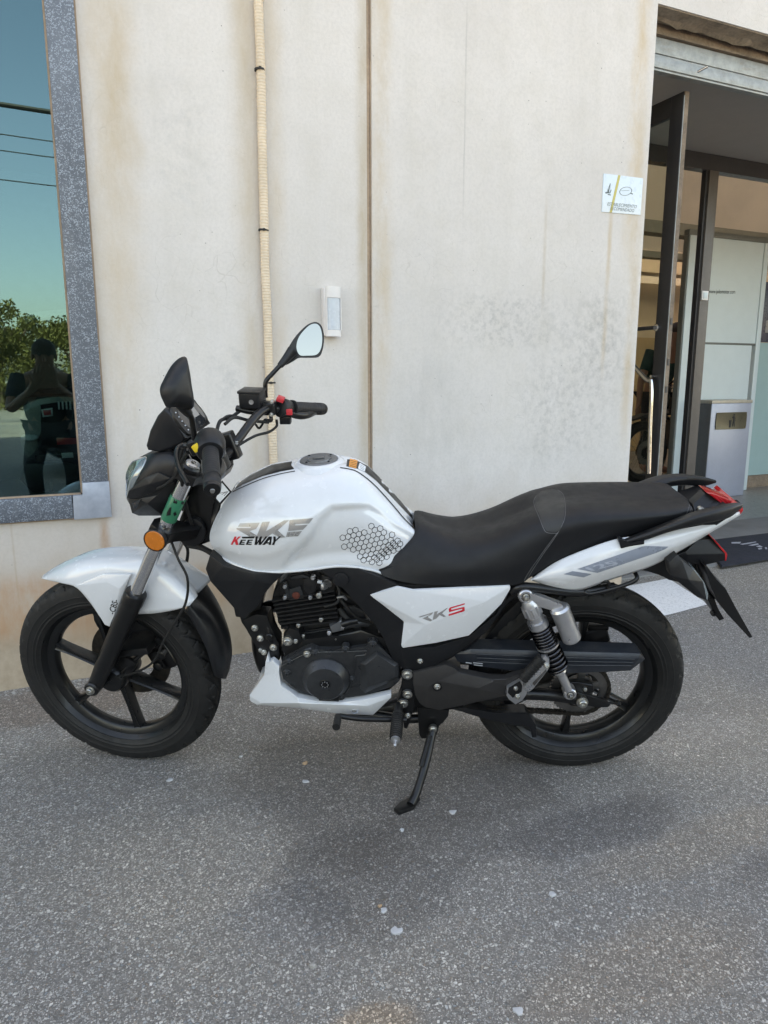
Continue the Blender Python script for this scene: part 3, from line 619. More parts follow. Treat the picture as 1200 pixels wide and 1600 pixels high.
# door mat
mt = at_thing('door_mat', 'dark navy door mat with pale printed letters lying in the doorway', 'mat', (4.2, 3.3, .015))
mc = [(3.66, 3.02), (5.1, 3.03), (5.35, 3.60), (3.94, 3.30)]
mc = [(3.62, 3.04), (5.3, 3.04), (5.3, 3.60), (3.62, 3.34)]
gd_ = lambda p, z=0: (lambda d: (d*(CAMH-z)/-d.z)+Vector((0, 0, CAMH)))(raydir(p))
m4 = [gd_(p, .02) for p in ((1128, 885), (1200, 873), (1200, 833), (1100, 845))]
bx_ = m4[1]+(m4[1]-m4[0])*1.1; tx_ = m4[2]+(m4[2]-m4[3])*.6
mo = Vector(mt.location); wprism('mat_pile', [Vector((p.x, p.y, .022))-mo for p in (m4[0], bx_, tx_, m4[3])], (0, 0, -.010), M['mat'], mt, .003)
cen_ = (m4[0]+bx_+tx_+m4[3])/4
wprism('mat_border', [Vector((p.x, p.y, .0155))+(Vector((p.x, p.y, 0))-Vector((cen_.x, cen_.y, 0)))*.025-mo for p in (m4[0], bx_, tx_, m4[3])], (0, 0, -.004), M['rubber'], mt, .001)
def matp(px_): return gd_(px_, .0232)-mo
for P_ in ([(1143, 847), (1158, 846.5), (1156, 849), (1143, 849)], [(1156, 850), (1168, 848), (1181, 846), (1182, 847), (1170, 849.5), (1160, 851)], [(1169, 852), (1178, 850), (1184, 849), (1186, 850.5), (1176, 852.5)], [(1181, 853.5), (1187, 852), (1192, 854.5), (1186, 855)], [(1184, 857), (1190, 855.5), (1191, 857.5), (1186, 858.5)], [(1195, 855), (1198, 855), (1199, 858), (1196, 858)]):
    wprism('mat_letter', [matp((p[0]-0, p[1])) for p in P_], (0, 0, -.0006), M['matprint'], mt)
# litter bin
YB = 4.83; b0, b1 = wl((1118, 700), YB).x, wl((1161, 770), YB).x; bt = wl((1150, 625), YB).z
bl, br = wl((1128, 640), YB).x, wl((1176, 640), YB).x
lb = at_thing('litter_bin', 'tall grey steel litter bin with a bronze flap showing a person dropping litter', 'bin', ((bl+br)/2, YB, .008)); o0 = lb.location
Wb = .52; xr = (wl((1174, 640), YB).x+wl((1161, 770), YB).x)/2; xl = xr-Wb
tb(lb, 'bin_body', (xl, xr, YB, YB+.36, .01, bt-.03), 'bin', .004); tb(lb, 'bin_side_panel', (xl-.006, xl-.001, YB+.004, YB+.355, .012, bt-.032), 'binside', .001)
tb(lb, 'bin_rim', (xl-.008, xr+.006, YB-.006, YB+.366, bt-.03, bt), 'bintop', .004)
fz1, fz0 = wl((1150, 644), YB).z, wl((1150, 670), YB).z; fx0, fx1 = xl+.06, xr-.06
bm = bmesh.new(); b_prism(bm, smooth_path([Vector((a_, YB-.010, b_))-o0 for a_, b_ in ((fx0, fz0+.03), (fx0+.008, fz0+.006), (fx0+.03, fz0), (fx1-.03, fz0), (fx1-.008, fz0+.006), (fx1, fz0+.03), (fx1, fz1-.03), (fx1-.008, fz1-.006), (fx1-.03, fz1), (fx0+.03, fz1), (fx0+.008, fz1-.006), (fx0, fz1-.03))], 2, True), Vector((0, .012, 0)), .002); fin('bin_flap', bm, M['binflap'], lb)
cx_, cz_ = (fx0+fx1)/2+.01, (fz0+fz1)/2; s_i = (fz1-fz0)*.42
def icon(pts): wprism('litter_symbol', [Vector((cx_+a_*s_i, YB-.0125, cz_+b_*s_i))-o0 for a_, b_ in pts], (0, .002, 0), M['cable'], lb)
icon([(math.cos(t_)*.14+.28, math.sin(t_)*.14+.82) for t_ in [k*.7 for k in range(9)]]); icon([(-.1, .52), (.1, .66), (.42, .62), (.55, .3), (.48, -.1), (.52, -.85), (.38, -.85), (.28, -.2), (.12, -.85), (-.02, -.8), (.12, -.1), (.18, .3), (-.05, .38)]); icon([(-.62, .1), (-.18, .1), (-.26, -.95), (-.56, -.95)])
# display panel with web address
YP = 5.06; p0x, p1x = wl((1065, 500), YP).x, wl((1190, 500), YP).x; ptop = wl((1130, 364), YP).z
dp = at_thing('display_panel', 'tall white showroom panel with a web address in small black letters behind the door post', 'panel', ((p0x+p1x)/2, YP, .008)); 
zs = wl((1130, 537), YP).z
tb(dp, 'upper_board', (p0x+.111, p1x-.06, YP, YP+.03, zs+.01, ptop-.05), 'pwhite'); tb(dp, 'lower_board', (p0x+.111, p1x-.10, YP, YP+.03, .01, zs-.01), 'pwhite')
tb(dp, 'top_rail', (p0x, p1x, YP-.015, YP+.045, ptop-.05, ptop), 'ptrim', .004); tb(dp, 'middle_rail', (p0x+.111, p1x-.06, YP-.006, YP+.04, zs-.0095, zs+.0095), 'ptrim', .002)
tb(dp, 'upright', (p0x, p0x+.014, YP-.012, YP+.045, .01, ptop-.051), 'ptrim', .004); tb(dp, 'upright', (p0x+.0145, p0x+.11, YP-.02, YP+.045, .01, ptop-.051), 'pwhite', .004); tb(dp, 'upright', (p1x-.059, p1x, YP-.012, YP+.045, .01, ptop-.051), 'pwhite', .004)
o0 = dp.location; ta, tb_ = wl((1108, 458), YP), wl((1148, 459), YP)
def onp_(q): return wl(q, YP)+Vector((0, -.002, 0))-o0
text3('panel_lettering', 'www.jadomotor.com', onp_((1107, 460.5)), onp_((1148.5, 461)), onp_((1107, 452)), M['cable'], dp)
# further glazed board and poster at the right
bx0 = wl((1166, 650), 5.2).x; bb = at_thing('glass_partition', 'pale blue green glazed partition on a stone base beyond the bin', 'partition', (bx0, 5.2, .008))
zt = wl((1180, 535), 5.2).z; tb(bb, 'lower_pane', (bx0, bx0+2.2, 5.2, 5.22, .13, zt), 'bluepane'); tb(bb, 'stone_base', (bx0-.05, bx0+2.2, 5.16, 5.26, .0, .13), 'rail_brown', .004); tb(bb, 'corner_post', (bx0-.04, bx0-.001, 5.18, 5.24, .13, zt+.9), 'pwhite', .003)
px0 = wl((1189, 500), 5.18).x; po = at_thing('poster', 'dark blue poster standing above the glazed partition', 'poster', (px0, 5.2, zt)); tb(po, 'poster_sheet', (px0, px0+.8, 5.2, 5.215, zt+.004, wl((1195, 440), 5.2).z), 'poster', .002); tb(po, 'poster_print', (px0+.1, px0+.6, 5.198, 5.1995, zt+.1, zt+.22), 'silver_film')
# ---- enduro motorcycle and man inside
WI = wl((1004, 690), 5.9); Rw = .335
em = at_thing('dirt_motorcycle', 'dark motorcycle with spoked wheel parked inside behind the open door', 'motorcycle', (WI.x, 5.9, .008))
def ringo(name, prof, c, mat, parent, n=64):
    bm = ring_mesh0(prof, n, c); return fin(name, bm, M[mat], parent, 40)
def ring_mesh0(prof, n, cen):
    bm = bmesh.new(); m = len(prof); V = []
    for i in range(n):
        th = 2*math.pi*i/n; V.append([bm.verts.new((cen[0]+r*math.cos(th), cen[1]+y, cen[2]+r*math.sin(th))) for r, y in prof])
    for i in range(n):
        for j in range(m): bm.faces.new((V[i][j], V[(i+1) % n][j], V[(i+1) % n][(j+1) % m], V[i][(j+1) % m]))
    return bm
wz = WI.z-.0+.0; wz = Rw
wo = ringo('wheel_rim', [(.235, .02), (.245, .025), (.245, -.025), (.235, -.02)], (0, 0, wz), 'sprocket', em); ringo('tyre', [(.245, .03), (.26, .05), (.30, .055), (.335, .03), (.34, 0), (.335, -.03), (.30, -.055), (.26, -.05), (.245, -.03)], (0, 0, wz), 'rubber', wo)
lathe('hub', [(-.05, .03), (-.045, .05), (.045, .05), (.05, .03)], (0, 0, wz), (0, 1, 0), M['black_metal'], wo); ringo('brake_disc', [(.13, -.06), (.13, -.064), (.07, -.064), (.07, -.06)], (0, 0, wz), 'sprocket', wo)
bm = bmesh.new()
for k in range(32):
    a_ = 2*math.pi*k/32; b_ = a_+(.5 if k % 2 else -.5); b_tube(bm, [(.05*math.cos(b_), .03*(1 if k % 4 < 2 else -1), wz+.05*math.sin(b_)), (.237*math.cos(a_), 0, wz+.237*math.sin(a_))], .0014, 5, sm=False)
fin('wheel_spokes', bm, M['chrome'], wo)
tube('fork', [(.02, -.08, wz), (.12, -.08, wz+.25), (.24, -.08, wz+.62)], .028, M['black_metal'], em); tube('fork', [(.02, .08, wz), (.12, .08, wz+.25), (.24, .08, wz+.62)], .028, M['black_metal'], em)
def emp(name, pts, y0, y1, mat, bev=.01): return wprism(name, [Vector((a_, y0, b_)) for a_, b_ in pts], (0, y1-y0, 0), M[mat], em, bev)
emp('front_mudguard', [(-.22, wz+.36), (0, wz+.42), (.3, wz+.38), (.3, wz+.35), (0, wz+.385), (-.2, wz+.345)], -.06, .06, 'black_plastic', .004)
emp('fuel_tank', [(.28, .98), (.42, 1.06), (.75, 1.0), (.8, .85), (.45, .72), (.3, .8)], -.14, .14, 'black_gloss', .03); emp('engine', [(.42, .35), (.85, .35), (.88, .68), (.6, .74), (.42, .66)], -.15, .15, 'case', .02)
emp('seat', [(.75, .98), (1.4, .98), (1.45, .9), (.8, .84)], -.12, .12, 'seat', .02); emp('exhaust_pipe', [(.4, .5), (.5, .3), (1.3, .42), (1.5, .6), (1.48, .68), (1.25, .5), (.6, .38)], -.2, -.14, 'alu', .01); emp('side_decal', [(.44, .92), (.6, .96), (.62, .86), (.46, .84)], -.147, -.142, 'yellow', .001)
tube('handlebar', [(.3, -.4, 1.14), (.24, -.2, 1.12), (.27, 0, 1.05), (.24, .2, 1.12), (.3, .4, 1.14)], .012, M['black_metal'], em); lathe('headlight', [(0, .02), (.02, .08), (.1, .085), (.12, .07)], (.30, 0, .98), (-1, 0, .1), M['black_plastic'], em); 
def person(name, label, loc, J, E_, rad, clothes, hair=None, face=None, rotz=0):
    root = empty(name, label, 'person', loc); root.rotation_euler.z = rotz
    def skin(nm, js, mat, k=1.0, parent=root, sub_=2):
        ids = [j for j in J if j in js]; ix = {j: i for i, j in enumerate(ids)}
        me = bpy.data.meshes.new(nm); me.from_pydata([J[j] for j in ids], [(ix[a], ix[b]) for a, b in E_ if a in ix and b in ix], []); o = link(bpy.data.objects.new(nm, me)); o.parent = parent; me.materials.append(mat)
        o.modifiers.new('skin', 'SKIN')
        if not me.skin_vertices: me.attributes.new('skin', 'FLOAT', 'POINT')
        for j in ids:
            sv = me.skin_vertices[0].data[ix[j]]; r = rad[j]; r = r if isinstance(r, tuple) else (r, r); sv.radius = (r[0]*k, r[1]*k)
        me.skin_vertices[0].data[0].use_root = True
        m_ = o.modifiers.new('sub', 'SUBSURF'); m_.levels = sub_; m_.render_levels = sub_; me.shade_smooth() if me.polygons else None; o.modifiers['skin'].use_smooth_shade = True
        return o
    body = skin('body', list(J), M['skin'])
    for nm, js, mat, k in clothes: skin(nm, js, M[mat], k)
    hd = Vector(J['head'])
    if hair: 
        bm = bmesh.new(); bmesh.ops.create_uvsphere(bm, u_segments=20, v_segments=12, radius=1); bmesh.ops.transform(bm, matrix=Matrix.Translation(hd+Vector((0, .015, .035))) @ Matrix.Diagonal((.085, .100, .095, 1)), verts=bm.verts)
        bmesh.ops.delete(bm, geom=[v for v in bm.verts if v.co.z < hd.z+.01 and v.co.y < hd.y+.04], context='VERTS'); fin('hair', bm, M['hair'], root, 180)
    bm = bmesh.new()
    for sx in (-1, 1): bmesh.ops.create_uvsphere(bm, u_segments=8, v_segments=6, radius=.011, matrix=Matrix.Translation(hd+Vector((sx*.032, -.092, .008))))
    fin('eyes', bm, M['cable'], root, 180)
    bm = bmesh.new(); bmesh.ops.create_cone(bm, segments=8, radius1=.016, radius2=.006, depth=.045, matrix=Matrix.Translation(hd+Vector((0, -.10, -.015))) @ Matrix.Rotation(R(15), 4, 'X')); fin('nose', bm, M['skin'], root, 180)
    for sx in (-1, 1):
        bm = bmesh.new(); bmesh.ops.create_uvsphere(bm, u_segments=8, v_segments=6, radius=1, matrix=Matrix.Translation(hd+Vector((sx*.080, .01, 0))) @ Matrix.Diagonal((.010, .018, .032, 1))); fin('ear', bm, M['skin'], root, 180)
    return root
def limbs(J, E_, rad, side, sx, hand, elbow, shoulder, hand_dir):
    J['sh'+side] = shoulder; J['el'+side] = elbow; J['wr'+side] = hand; E_ += [('chest', 'sh'+side), ('sh'+side, 'el'+side), ('el'+side, 'wr'+side)]
    rad['sh'+side] = .058; rad['el'+side] = .042; rad['wr'+side] = .027
    hd = Vector(hand_dir).normalized(); w_ = Vector(hand); s__ = hd.cross(Vector((0, 1, 0.01))).normalized()
    J['pa'+side] = tuple(w_+hd*.07); rad['pa'+side] = (.036, .018); E_.append(('wr'+side, 'pa'+side))
    for k, (o_, l_) in enumerate(((-.030, .075), (-.011, .085), (.009, .080), (.028, .062))):
        J[f'f{k}{side}'] = tuple(w_+hd*.09+s__*o_); J[f'g{k}{side}'] = tuple(w_+hd*(.09+l_)+s__*o_*1.15+Vector((0, -.01, 0))); rad[f'f{k}{side}'] = .0095; rad[f'g{k}{side}'] = .0075; E_ += [('pa'+side, f'f{k}{side}'), (f'f{k}{side}', f'g{k}{side}')]
    J['t'+side] = tuple(w_+hd*.05-s__*.045+Vector((0, -.015, 0))); J['u'+side] = tuple(w_+hd*.085-s__*.058+Vector((0, -.02, 0))); rad['t'+side] = .011; rad['u'+side] = .0085; E_ += [('wr'+side, 't'+side), ('t'+side, 'u'+side)]
def legs(J, E_, rad, d=.1, fy=-.0):
    for side, sx in (('l', -1), ('r', 1)):
        J['hi'+side] = (sx*.09, 0, .90); J['kn'+side] = (sx*.11, -.01, .50); J['an'+side] = (sx*.12, .02, .09); J['to'+side] = (sx*.13, -.14, .035)
        rad['hi'+side] = .09; rad['kn'+side] = .062; rad['an'+side] = .042; rad['to'+side] = (.042, .03); E_ += [('pelvis', 'hi'+side), ('hi'+side, 'kn'+side), ('kn'+side, 'an'+side), ('an'+side, 'to'+side)]
J = {'pelvis': (0, 0, .98), 'waist': (.02, 0, 1.12), 'chest': (.07, -.02, 1.34), 'neck': (.15, -.04, 1.51), 'head': (.20, -.07, 1.64), 'top': (.21, -.06, 1.72)}; E1 = [('pelvis', 'waist'), ('waist', 'chest'), ('chest', 'neck'), ('neck', 'head'), ('head', 'top')]
rd_ = {'pelvis': (.15, .11), 'waist': (.145, .105), 'chest': (.17, .115), 'neck': .052, 'head': (.078, .095), 'top': (.06, .07)}
limbs(J, E1, rd_, 'l', -1, (-.27, -.02, .82), (-.24, .0, 1.10), (-.13, -.01, 1.40), (-.05, -.05, -1)); limbs(J, E1, rd_, 'r', 1, (.38, -.32, 1.05), (.35, -.08, 1.12), (.27, -.02, 1.38), (0, -1, -.2)); legs(J, E1, rd_)
mp = wl((1024, 592), 6.45)
man = person('person', 'man in a dark green t-shirt standing inside behind the open glass door', (mp.x+.02, 6.45, .008), J, E1, rd_,
             [('shirt', ['pelvis', 'waist', 'chest', 'shl', 'shr', 'ell_', 'neck_'], 'shirt', 1.22), ('trousers', ['pelvis', 'hil', 'knl', 'anl', 'hir', 'knr', 'anr'], 'jeans', 1.14)], hair=True)
def sleeve(root, J, side, mat):
    a_, b_ = Vector(J['sh'+side]), Vector(J['el'+side]); tube('sleeve', [a_+(a_-b_)*.12, a_.lerp(b_, .35), a_.lerp(b_, .62)], lambda t_: .070-.012*t_, M[mat], root, 14)
sleeve(man, J, 'l', 'shirt'); sleeve(man, J, 'r', 'shirt')
# ---- scooter in the show window
SY = 3.75
sct = at_thing('scooter', 'grey and black scooter with a red reflector parked behind the window glass', 'scooter', (wl((75, 700), SY).x, SY, .008)); o0 = sct.location.copy()
def sp2(name, pts, y0, t_, mat, bev=.01, rnd=0):
    P_ = [wl(p, y0)-o0 for p in pts]
    if rnd: P_ = smooth_path(P_, rnd, True)
    return wprism(name, P_, (0, t_, 0), M[mat], sct, bev)
rcw = sp2('rear_cowl', [(34, 700), (30, 668), (35, 640), (48, 626), (85, 620), (118, 621), (150, 624), (160, 650), (130, 650), (70, 660), (60, 700), (43, 716)], 3.60, .30, 'scgrey', .02, 3)
sp2('tail_light_housing', [(62, 632), (92, 628), (160, 628), (170, 700), (160, 730), (60, 718), (58, 690), (70, 660)], 3.57, .28, 'black_gloss', .015)
sp2('indicator', [(32, 684), (38, 679), (56, 680), (60, 684), (54, 688), (38, 688)], 3.55, .05, 'lgrey_film', .004, 2); sp2('red_reflector', [(88, 684), (120, 684), (121, 694), (89, 695)], 3.555, .012, 'scred', .002); sp2('plate_bracket', [(54, 712), (120, 708), (160, 708), (160, 720), (56, 722)], 3.56, .03, 'black_metal', .003); sp2('plate_lamp', [(96, 708), (114, 707), (115, 715), (97, 716)], 3.552, .01, 'lgrey_film', .002)
sp2('swingarm', [(40, 724), (160, 722), (160, 750), (120, 768), (50, 770), (30, 750)], 3.62, .2, 'black_plastic', .015); sp2('bolt_cover', [(78, 752), (81, 748), (83, 762), (80, 770), (78, 764)], 3.6, .02, 'chrome', .001)
for k in range(5): sp2('vent_slat', [(90+6*k, 627), (93+6*k, 627), (94+6*k, 640), (91+6*k, 640)], 3.562, .01, 'lgrey_film', .001)
sp2('frame_emblem', [(64, 640), (82, 637), (83, 650), (67, 652)], 3.565, .006, 'lgrey_film', .001); sp2('frame_emblem', [(67, 641), (79, 640), (80, 648), (69, 649)], 3.562, .004, 'red_lens', .0005)
sp2('windscreen', [(38, 505), (40, 492), (60, 487), (100, 483), (140, 487), (150, 500), (120, 494), (85, 492), (60, 499), (50, 503)], 3.9, .02, 'scgrey', .003)
wc = wl((12, 715), 3.9)-o0; wsc = ringo('wheel_rim', [(.10, .03), (.145, .035), (.145, -.035), (.10, -.03)], (wc.x-.02, .15, .30), 'black_metal', sct); ringo('tyre', [(.145, .04), (.17, .06), (.22, .055), (.25, 0), (.22, -.055), (.17, -.06), (.145, -.04)], (wc.x-.02, .15, .30), 'rubber', wsc)
for k in range(5): a_ = 1.2566*k; tube('spoke', [(wc.x-.02+.02*math.cos(a_), .15, .3+.02*math.sin(a_)), (wc.x-.02+.12*math.cos(a_), .15, .3+.12*math.sin(a_))], .012, M['black_metal'], wsc, 8, sm=False)
sp2('seat', [(40, 622), (60, 608), (120, 604), (170, 606), (170, 622), (90, 618)], 3.7, .25, 'seat', .02)
# ---- loose bits on the asphalt
def scrap(px_, r, label, mat='litter', name='paper_scrap', cat='litter', seed=0, h=.003, group='scraps of litter on the asphalt'):
    rr = random.Random(seed); p = gd_(px_, .0); n_ = 9; Q = []
    for k in range(n_): a_ = 2*math.pi*k/n_; q_ = r*(.6+.6*rr.random()); Q.append(Vector((q_*math.cos(a_)*1.2, q_*math.sin(a_), h+.002*rr.random())))
    bm = bmesh.new(); F = [bm.verts.new(v) for v in Q]; c_v = bm.verts.new((0, 0, h*1.7)); Bt = [bm.verts.new((v.x*.97, v.y*.97, .0005)) for v in Q]
    for k in range(n_): bm.faces.new((F[k], F[(k+1) % n_], c_v)); bm.faces.new((F[k], Bt[k], Bt[(k+1) % n_], F[(k+1) % n_]))
    o = fin(name, bm, M[mat], None, 25); o.location = (p.x, p.y, 0); return tag(o, label, cat, group)
scrap((600, 1424), .0075, 'small white scrap with a tan corner, the upper of two in the bottom middle', seed=1)
scrap((594, 1417), .0045, 'tiny tan scrap touching the upper white scrap at the bottom middle', 'litterb', seed=12)
scrap((619, 1456), .0105, 'torn white paper scrap just below and right of the tan-cornered one', seed=2)
scrap((266, 1219), .0085, 'pale flat scrap below the front wheel', seed=3); scrap((478, 1222), .0085, 'white scrap midway between front wheel and side stand', seed=4)
scrap((477, 1194), .006, 'round cream pebble above the white scrap left of the side stand', 'litterb', 'pebble', 'pebble', 5, .005); scrap((707, 1270), .0095, 'flat white chip right of the side stand foot', seed=6)
scrap((862, 1399), .0095, 'torn pale scrap on the dark patch below the rear wheel', seed=7); scrap((377, 1183), .006, 'small white scrap right of the front tyre', seed=8)
scrap((810, 1581), .0095, 'pale flat scrap at the bottom edge right of centre', seed=9); scrap((628, 1298), .0055, 'tiny white speck just below the side stand foot', seed=10); scrap((488, 1511), .006, 'light grey pebble at the bottom left of centre', 'stone', 'pebble', 'pebble', 11, .005)
rr = random.Random(5); bm = bmesh.new()
for k in range(2600):
    if k < 900: x_ = rr.uniform(-1.2, 2.6); y_ = 2.798-abs(rr.gauss(0, .05)); s__ = rr.uniform(.0018, .0045) if rr.random() < .9 else rr.uniform(.005, .009)
    else: x_ = rr.uniform(-.6, 3.6); y_ = rr.uniform(.6, 2.7); s__ = rr.uniform(.0010, .0026)
    r_ = bmesh.ops.create_icosphere(bm, subdivisions=1, radius=1, matrix=Matrix.Translation((x_, y_, s__*.35)) @ Matrix.Rotation(rr.random()*6, 4, 'Z') @ Matrix.Diagonal((s__*rr.uniform(.8, 1.6), s__, s__*.6, 1)))
tag(fin('loose_grit', bm, M['stone'], None, 20), kind='stuff')
# ================================================================== ACROSS THE YARD (seen mirrored in the window)
def tree(x, y, h, seed, label, group='trees across the yard'):
    rr = random.Random(seed); root = empty('tree', label, 'tree', (x, y, 0), group=group)
    bm = bmesh.new(); b_tube(bm, [(0, 0, 0), (.1, 0, h*.25), (0, .1, h*.5)], lambda t_: .17-.08*t_, 8)
    for k in range(5): a_ = rr.random()*6.28; b_tube(bm, [(0, 0, h*.35), (math.cos(a_)*h*.15, math.sin(a_)*h*.15, h*.55), (math.cos(a_)*h*.28, math.sin(a_)*h*.28, h*.75)], lambda t_: .07-.04*t_, 6)
    fin('trunk', bm, M['bark'], root)
    vs, fs = [], []; cl_ = [(rr.gauss(0, h*.22), rr.gauss(0, h*.22), h*(.62+.14*rr.gauss(0, 1)), h*rr.uniform(.10, .17)) for _ in range(26)]
    for _ in range(9500):
        cx, cy, czz, r_ = rr.choice(cl_); d_ = Vector((rr.gauss(0, 1), rr.gauss(0, 1), rr.gauss(0, .8))); d_ = d_.normalized()*r_*rr.random()**.4; p = Vector((cx, cy, czz))+d_
        u2_ = Vector((rr.gauss(0, 1), rr.gauss(0, 1), rr.gauss(0, 1))).normalized(); v2_ = u2_.orthogonal().normalized(); s2 = rr.uniform(.05, .10); i_ = len(vs)
        vs += [p-u2_*s2, p+v2_*s2*.5, p+u2_*s2, p-v2_*s2*.5]; fs.append((i_, i_+1, i_+2, i_+3))
    mesh('crown', vs, fs, M['leaf'], root, 180, recalc=False)
for k, (x_, y_, h_, lb_) in enumerate([(-9, -27, 4.2, 'far left bushy tree across the yard'), (-5.4, -25, 3.9, 'second bushy tree from the left across the yard'), (-2.2, -26, 4.0, 'broad olive tree mirrored left of the head in the window'), (.8, -25, 3.7, 'low olive tree mirrored right of the head in the window'), (4.2, -26, 4.2, 'tall bushy tree across the yard behind the parked car'), (8, -27, 4.1, 'far right bushy tree across the yard')]): tree(x_, y_, h_, 20+k, lb_)
bm = bmesh.new(); rr = random.Random(9); vs, fs = [], []
for _ in range(9000):
    p = Vector((rr.uniform(-14, 12), -24+rr.gauss(0, .5), abs(rr.gauss(.7, .55)))); u2_ = Vector((rr.gauss(0, 1), rr.gauss(0, 1), rr.gauss(0, 1))).normalized(); v2_ = u2_.orthogonal().normalized(); s2 = rr.uniform(.06, .12); i_ = len(vs); vs += [p-u2_*s2, p+v2_*s2*.5, p+u2_*s2, p-v2_*s2*.5]; fs.append((i_, i_+1, i_+2, i_+3))
bm.free(); tag(mesh('hedge', vs, fs, M['leaf'], None, 180, recalc=False), kind='stuff')
for k, (z_, r_, y_, lb_) in enumerate([(6.0, .045, -10, 'thick black overhead cable mirrored in the upper window'), (5.55, .010, -10.2, 'upper thin overhead wire mirrored in the window'), (5.32, .010, -10.4, 'middle thin overhead wire mirrored in the window'), (4.85, .010, -10.6, 'lowest thin overhead wire mirrored in the window')]):
    tag(tube('overhead_cable', [(-40, y_, z_+2.6), (0, y_, z_), (40, y_, z_+1.5)], r_, M['cable'], None, 8, 12), lb_, 'cable', 'overhead cables')
car = at_thing('parked_car', 'dark teal car parked in the yard, mirrored in the window', 'car', (1.8, -4.2, 0))
def cpz(name, pts, y0, y1, mat, bev=.05): return wprism(name, [Vector((a_, y0, b_)) for a_, b_ in pts], (0, y1-y0, 0), M[mat], car, bev)
cpz('car_body', [(-2.1, .35), (-2.05, .75), (-1.2, .92), (1.5, .95), (2.0, .85), (2.1, .4), (1.9, .25), (-1.9, .22)], -.85, .85, 'carpaint', .08); cpz('cabin', [(-1.2, .92), (-.5, 1.42), (.9, 1.45), (1.6, .95)], -.72, .72, 'carpaint', .08); cpz('side_window', [(-.95, .97), (-.42, 1.36), (.85, 1.39), (1.3, .98)], .725, .735, 'carglass', .002)
for sx in (-1.3, 1.3):
    for sy in (-.80, .80): wq = lathe('wheel', [(-.1, .2), (-.09, .31), (.09, .31), (.1, .2), (.09, .18)], (sx, sy, .31), (0, 1, 0), M['rubber'], car, 24)
# the man holding the telephone, mirrored in the window
J2 = {'pelvis': (0, .1, .76), 'waist': (0, .07, .89), 'chest': (0, -.02, 1.07), 'neck': (0, -.10, 1.19), 'head': (.0, -.17, 1.29), 'top': (0, -.17, 1.37)}; E2 = [('pelvis', 'waist'), ('waist', 'chest'), ('chest', 'neck'), ('neck', 'head'), ('head', 'top')]; rd2 = dict(rd_)
for k_ in list(rd2):
    if k_ not in J2: rd2.pop(k_)
limbs(J2, E2, rd2, 'l', -1, (-.07, -.36, 1.07), (-.26, -.16, .90), (-.19, -.03, 1.11), (.3, -.3, .9)); limbs(J2, E2, rd2, 'r', 1, (.07, -.36, 1.07), (.26, -.16, .90), (.19, -.03, 1.11), (-.3, -.3, .9)); legs(J2, E2, rd2)
for s_d in 'lr': J2['hi'+s_d] = (J2['hi'+s_d][0], .08, .72); J2['kn'+s_d] = (J2['kn'+s_d][0]*1.3, -.16, .46)
ph = person('person', 'man in dark clothes taking the photograph, seen only as a reflection in the window', (-.10, -.46, 0), J2, E2, rd2, [('shirt', ['pelvis', 'waist', 'chest', 'shl', 'shr'], 'jeans', 1.26), ('trousers', ['pelvis', 'hil', 'knl', 'anl', 'hir', 'knr', 'anr'], 'jeans', 1.14)], hair=True, rotz=math.pi)
sleeve(ph, J2, 'l', 'jeans'); sleeve(ph, J2, 'r', 'jeans')
# ================================================================== THE MOTORCYCLE
CR.update(P=(350, 800, 8), Q=(520, 805, 10), T=(650, 930, 13.333), U=(870, 840, 6.3158), W=(380, 960, 4.615))
bike = empty('motorcycle', 'white naked motorcycle on its side stand with black seat and red and silver tank lettering', 'motorcycle', M=MB_)
FZ = MF_.to_3x3(); FY = FZ @ Vector((0, 1, 0)); BYv = Vector((0, 1, 0))
def toF(p): return MF_ @ Vector(p)
def bolt(p, r=.006, d=BYv, parent=None, mat='bolt', name='bolt', h=.006):
    p = Vector(p); bm = bmesh.new()
    b_lathe(bm, [(-.01, r*1.35), (.0012, r*1.35), (.0018, r*1.2)], p, d, 16)
    b_lathe(bm, [(.001, r), (h*.85, r), (h, r*.85), (h, r*.55), (h*.4, r*.5)], p, d, 12)
    return fin(name, bm, M[mat], parent or bike, 30)
def ubolt(c, q, y, r=.006, fr='B', **k): return bolt(un(c, q, y, fr), r, FR[fr].to_3x3() @ Vector((0, 1, 0)), **k)

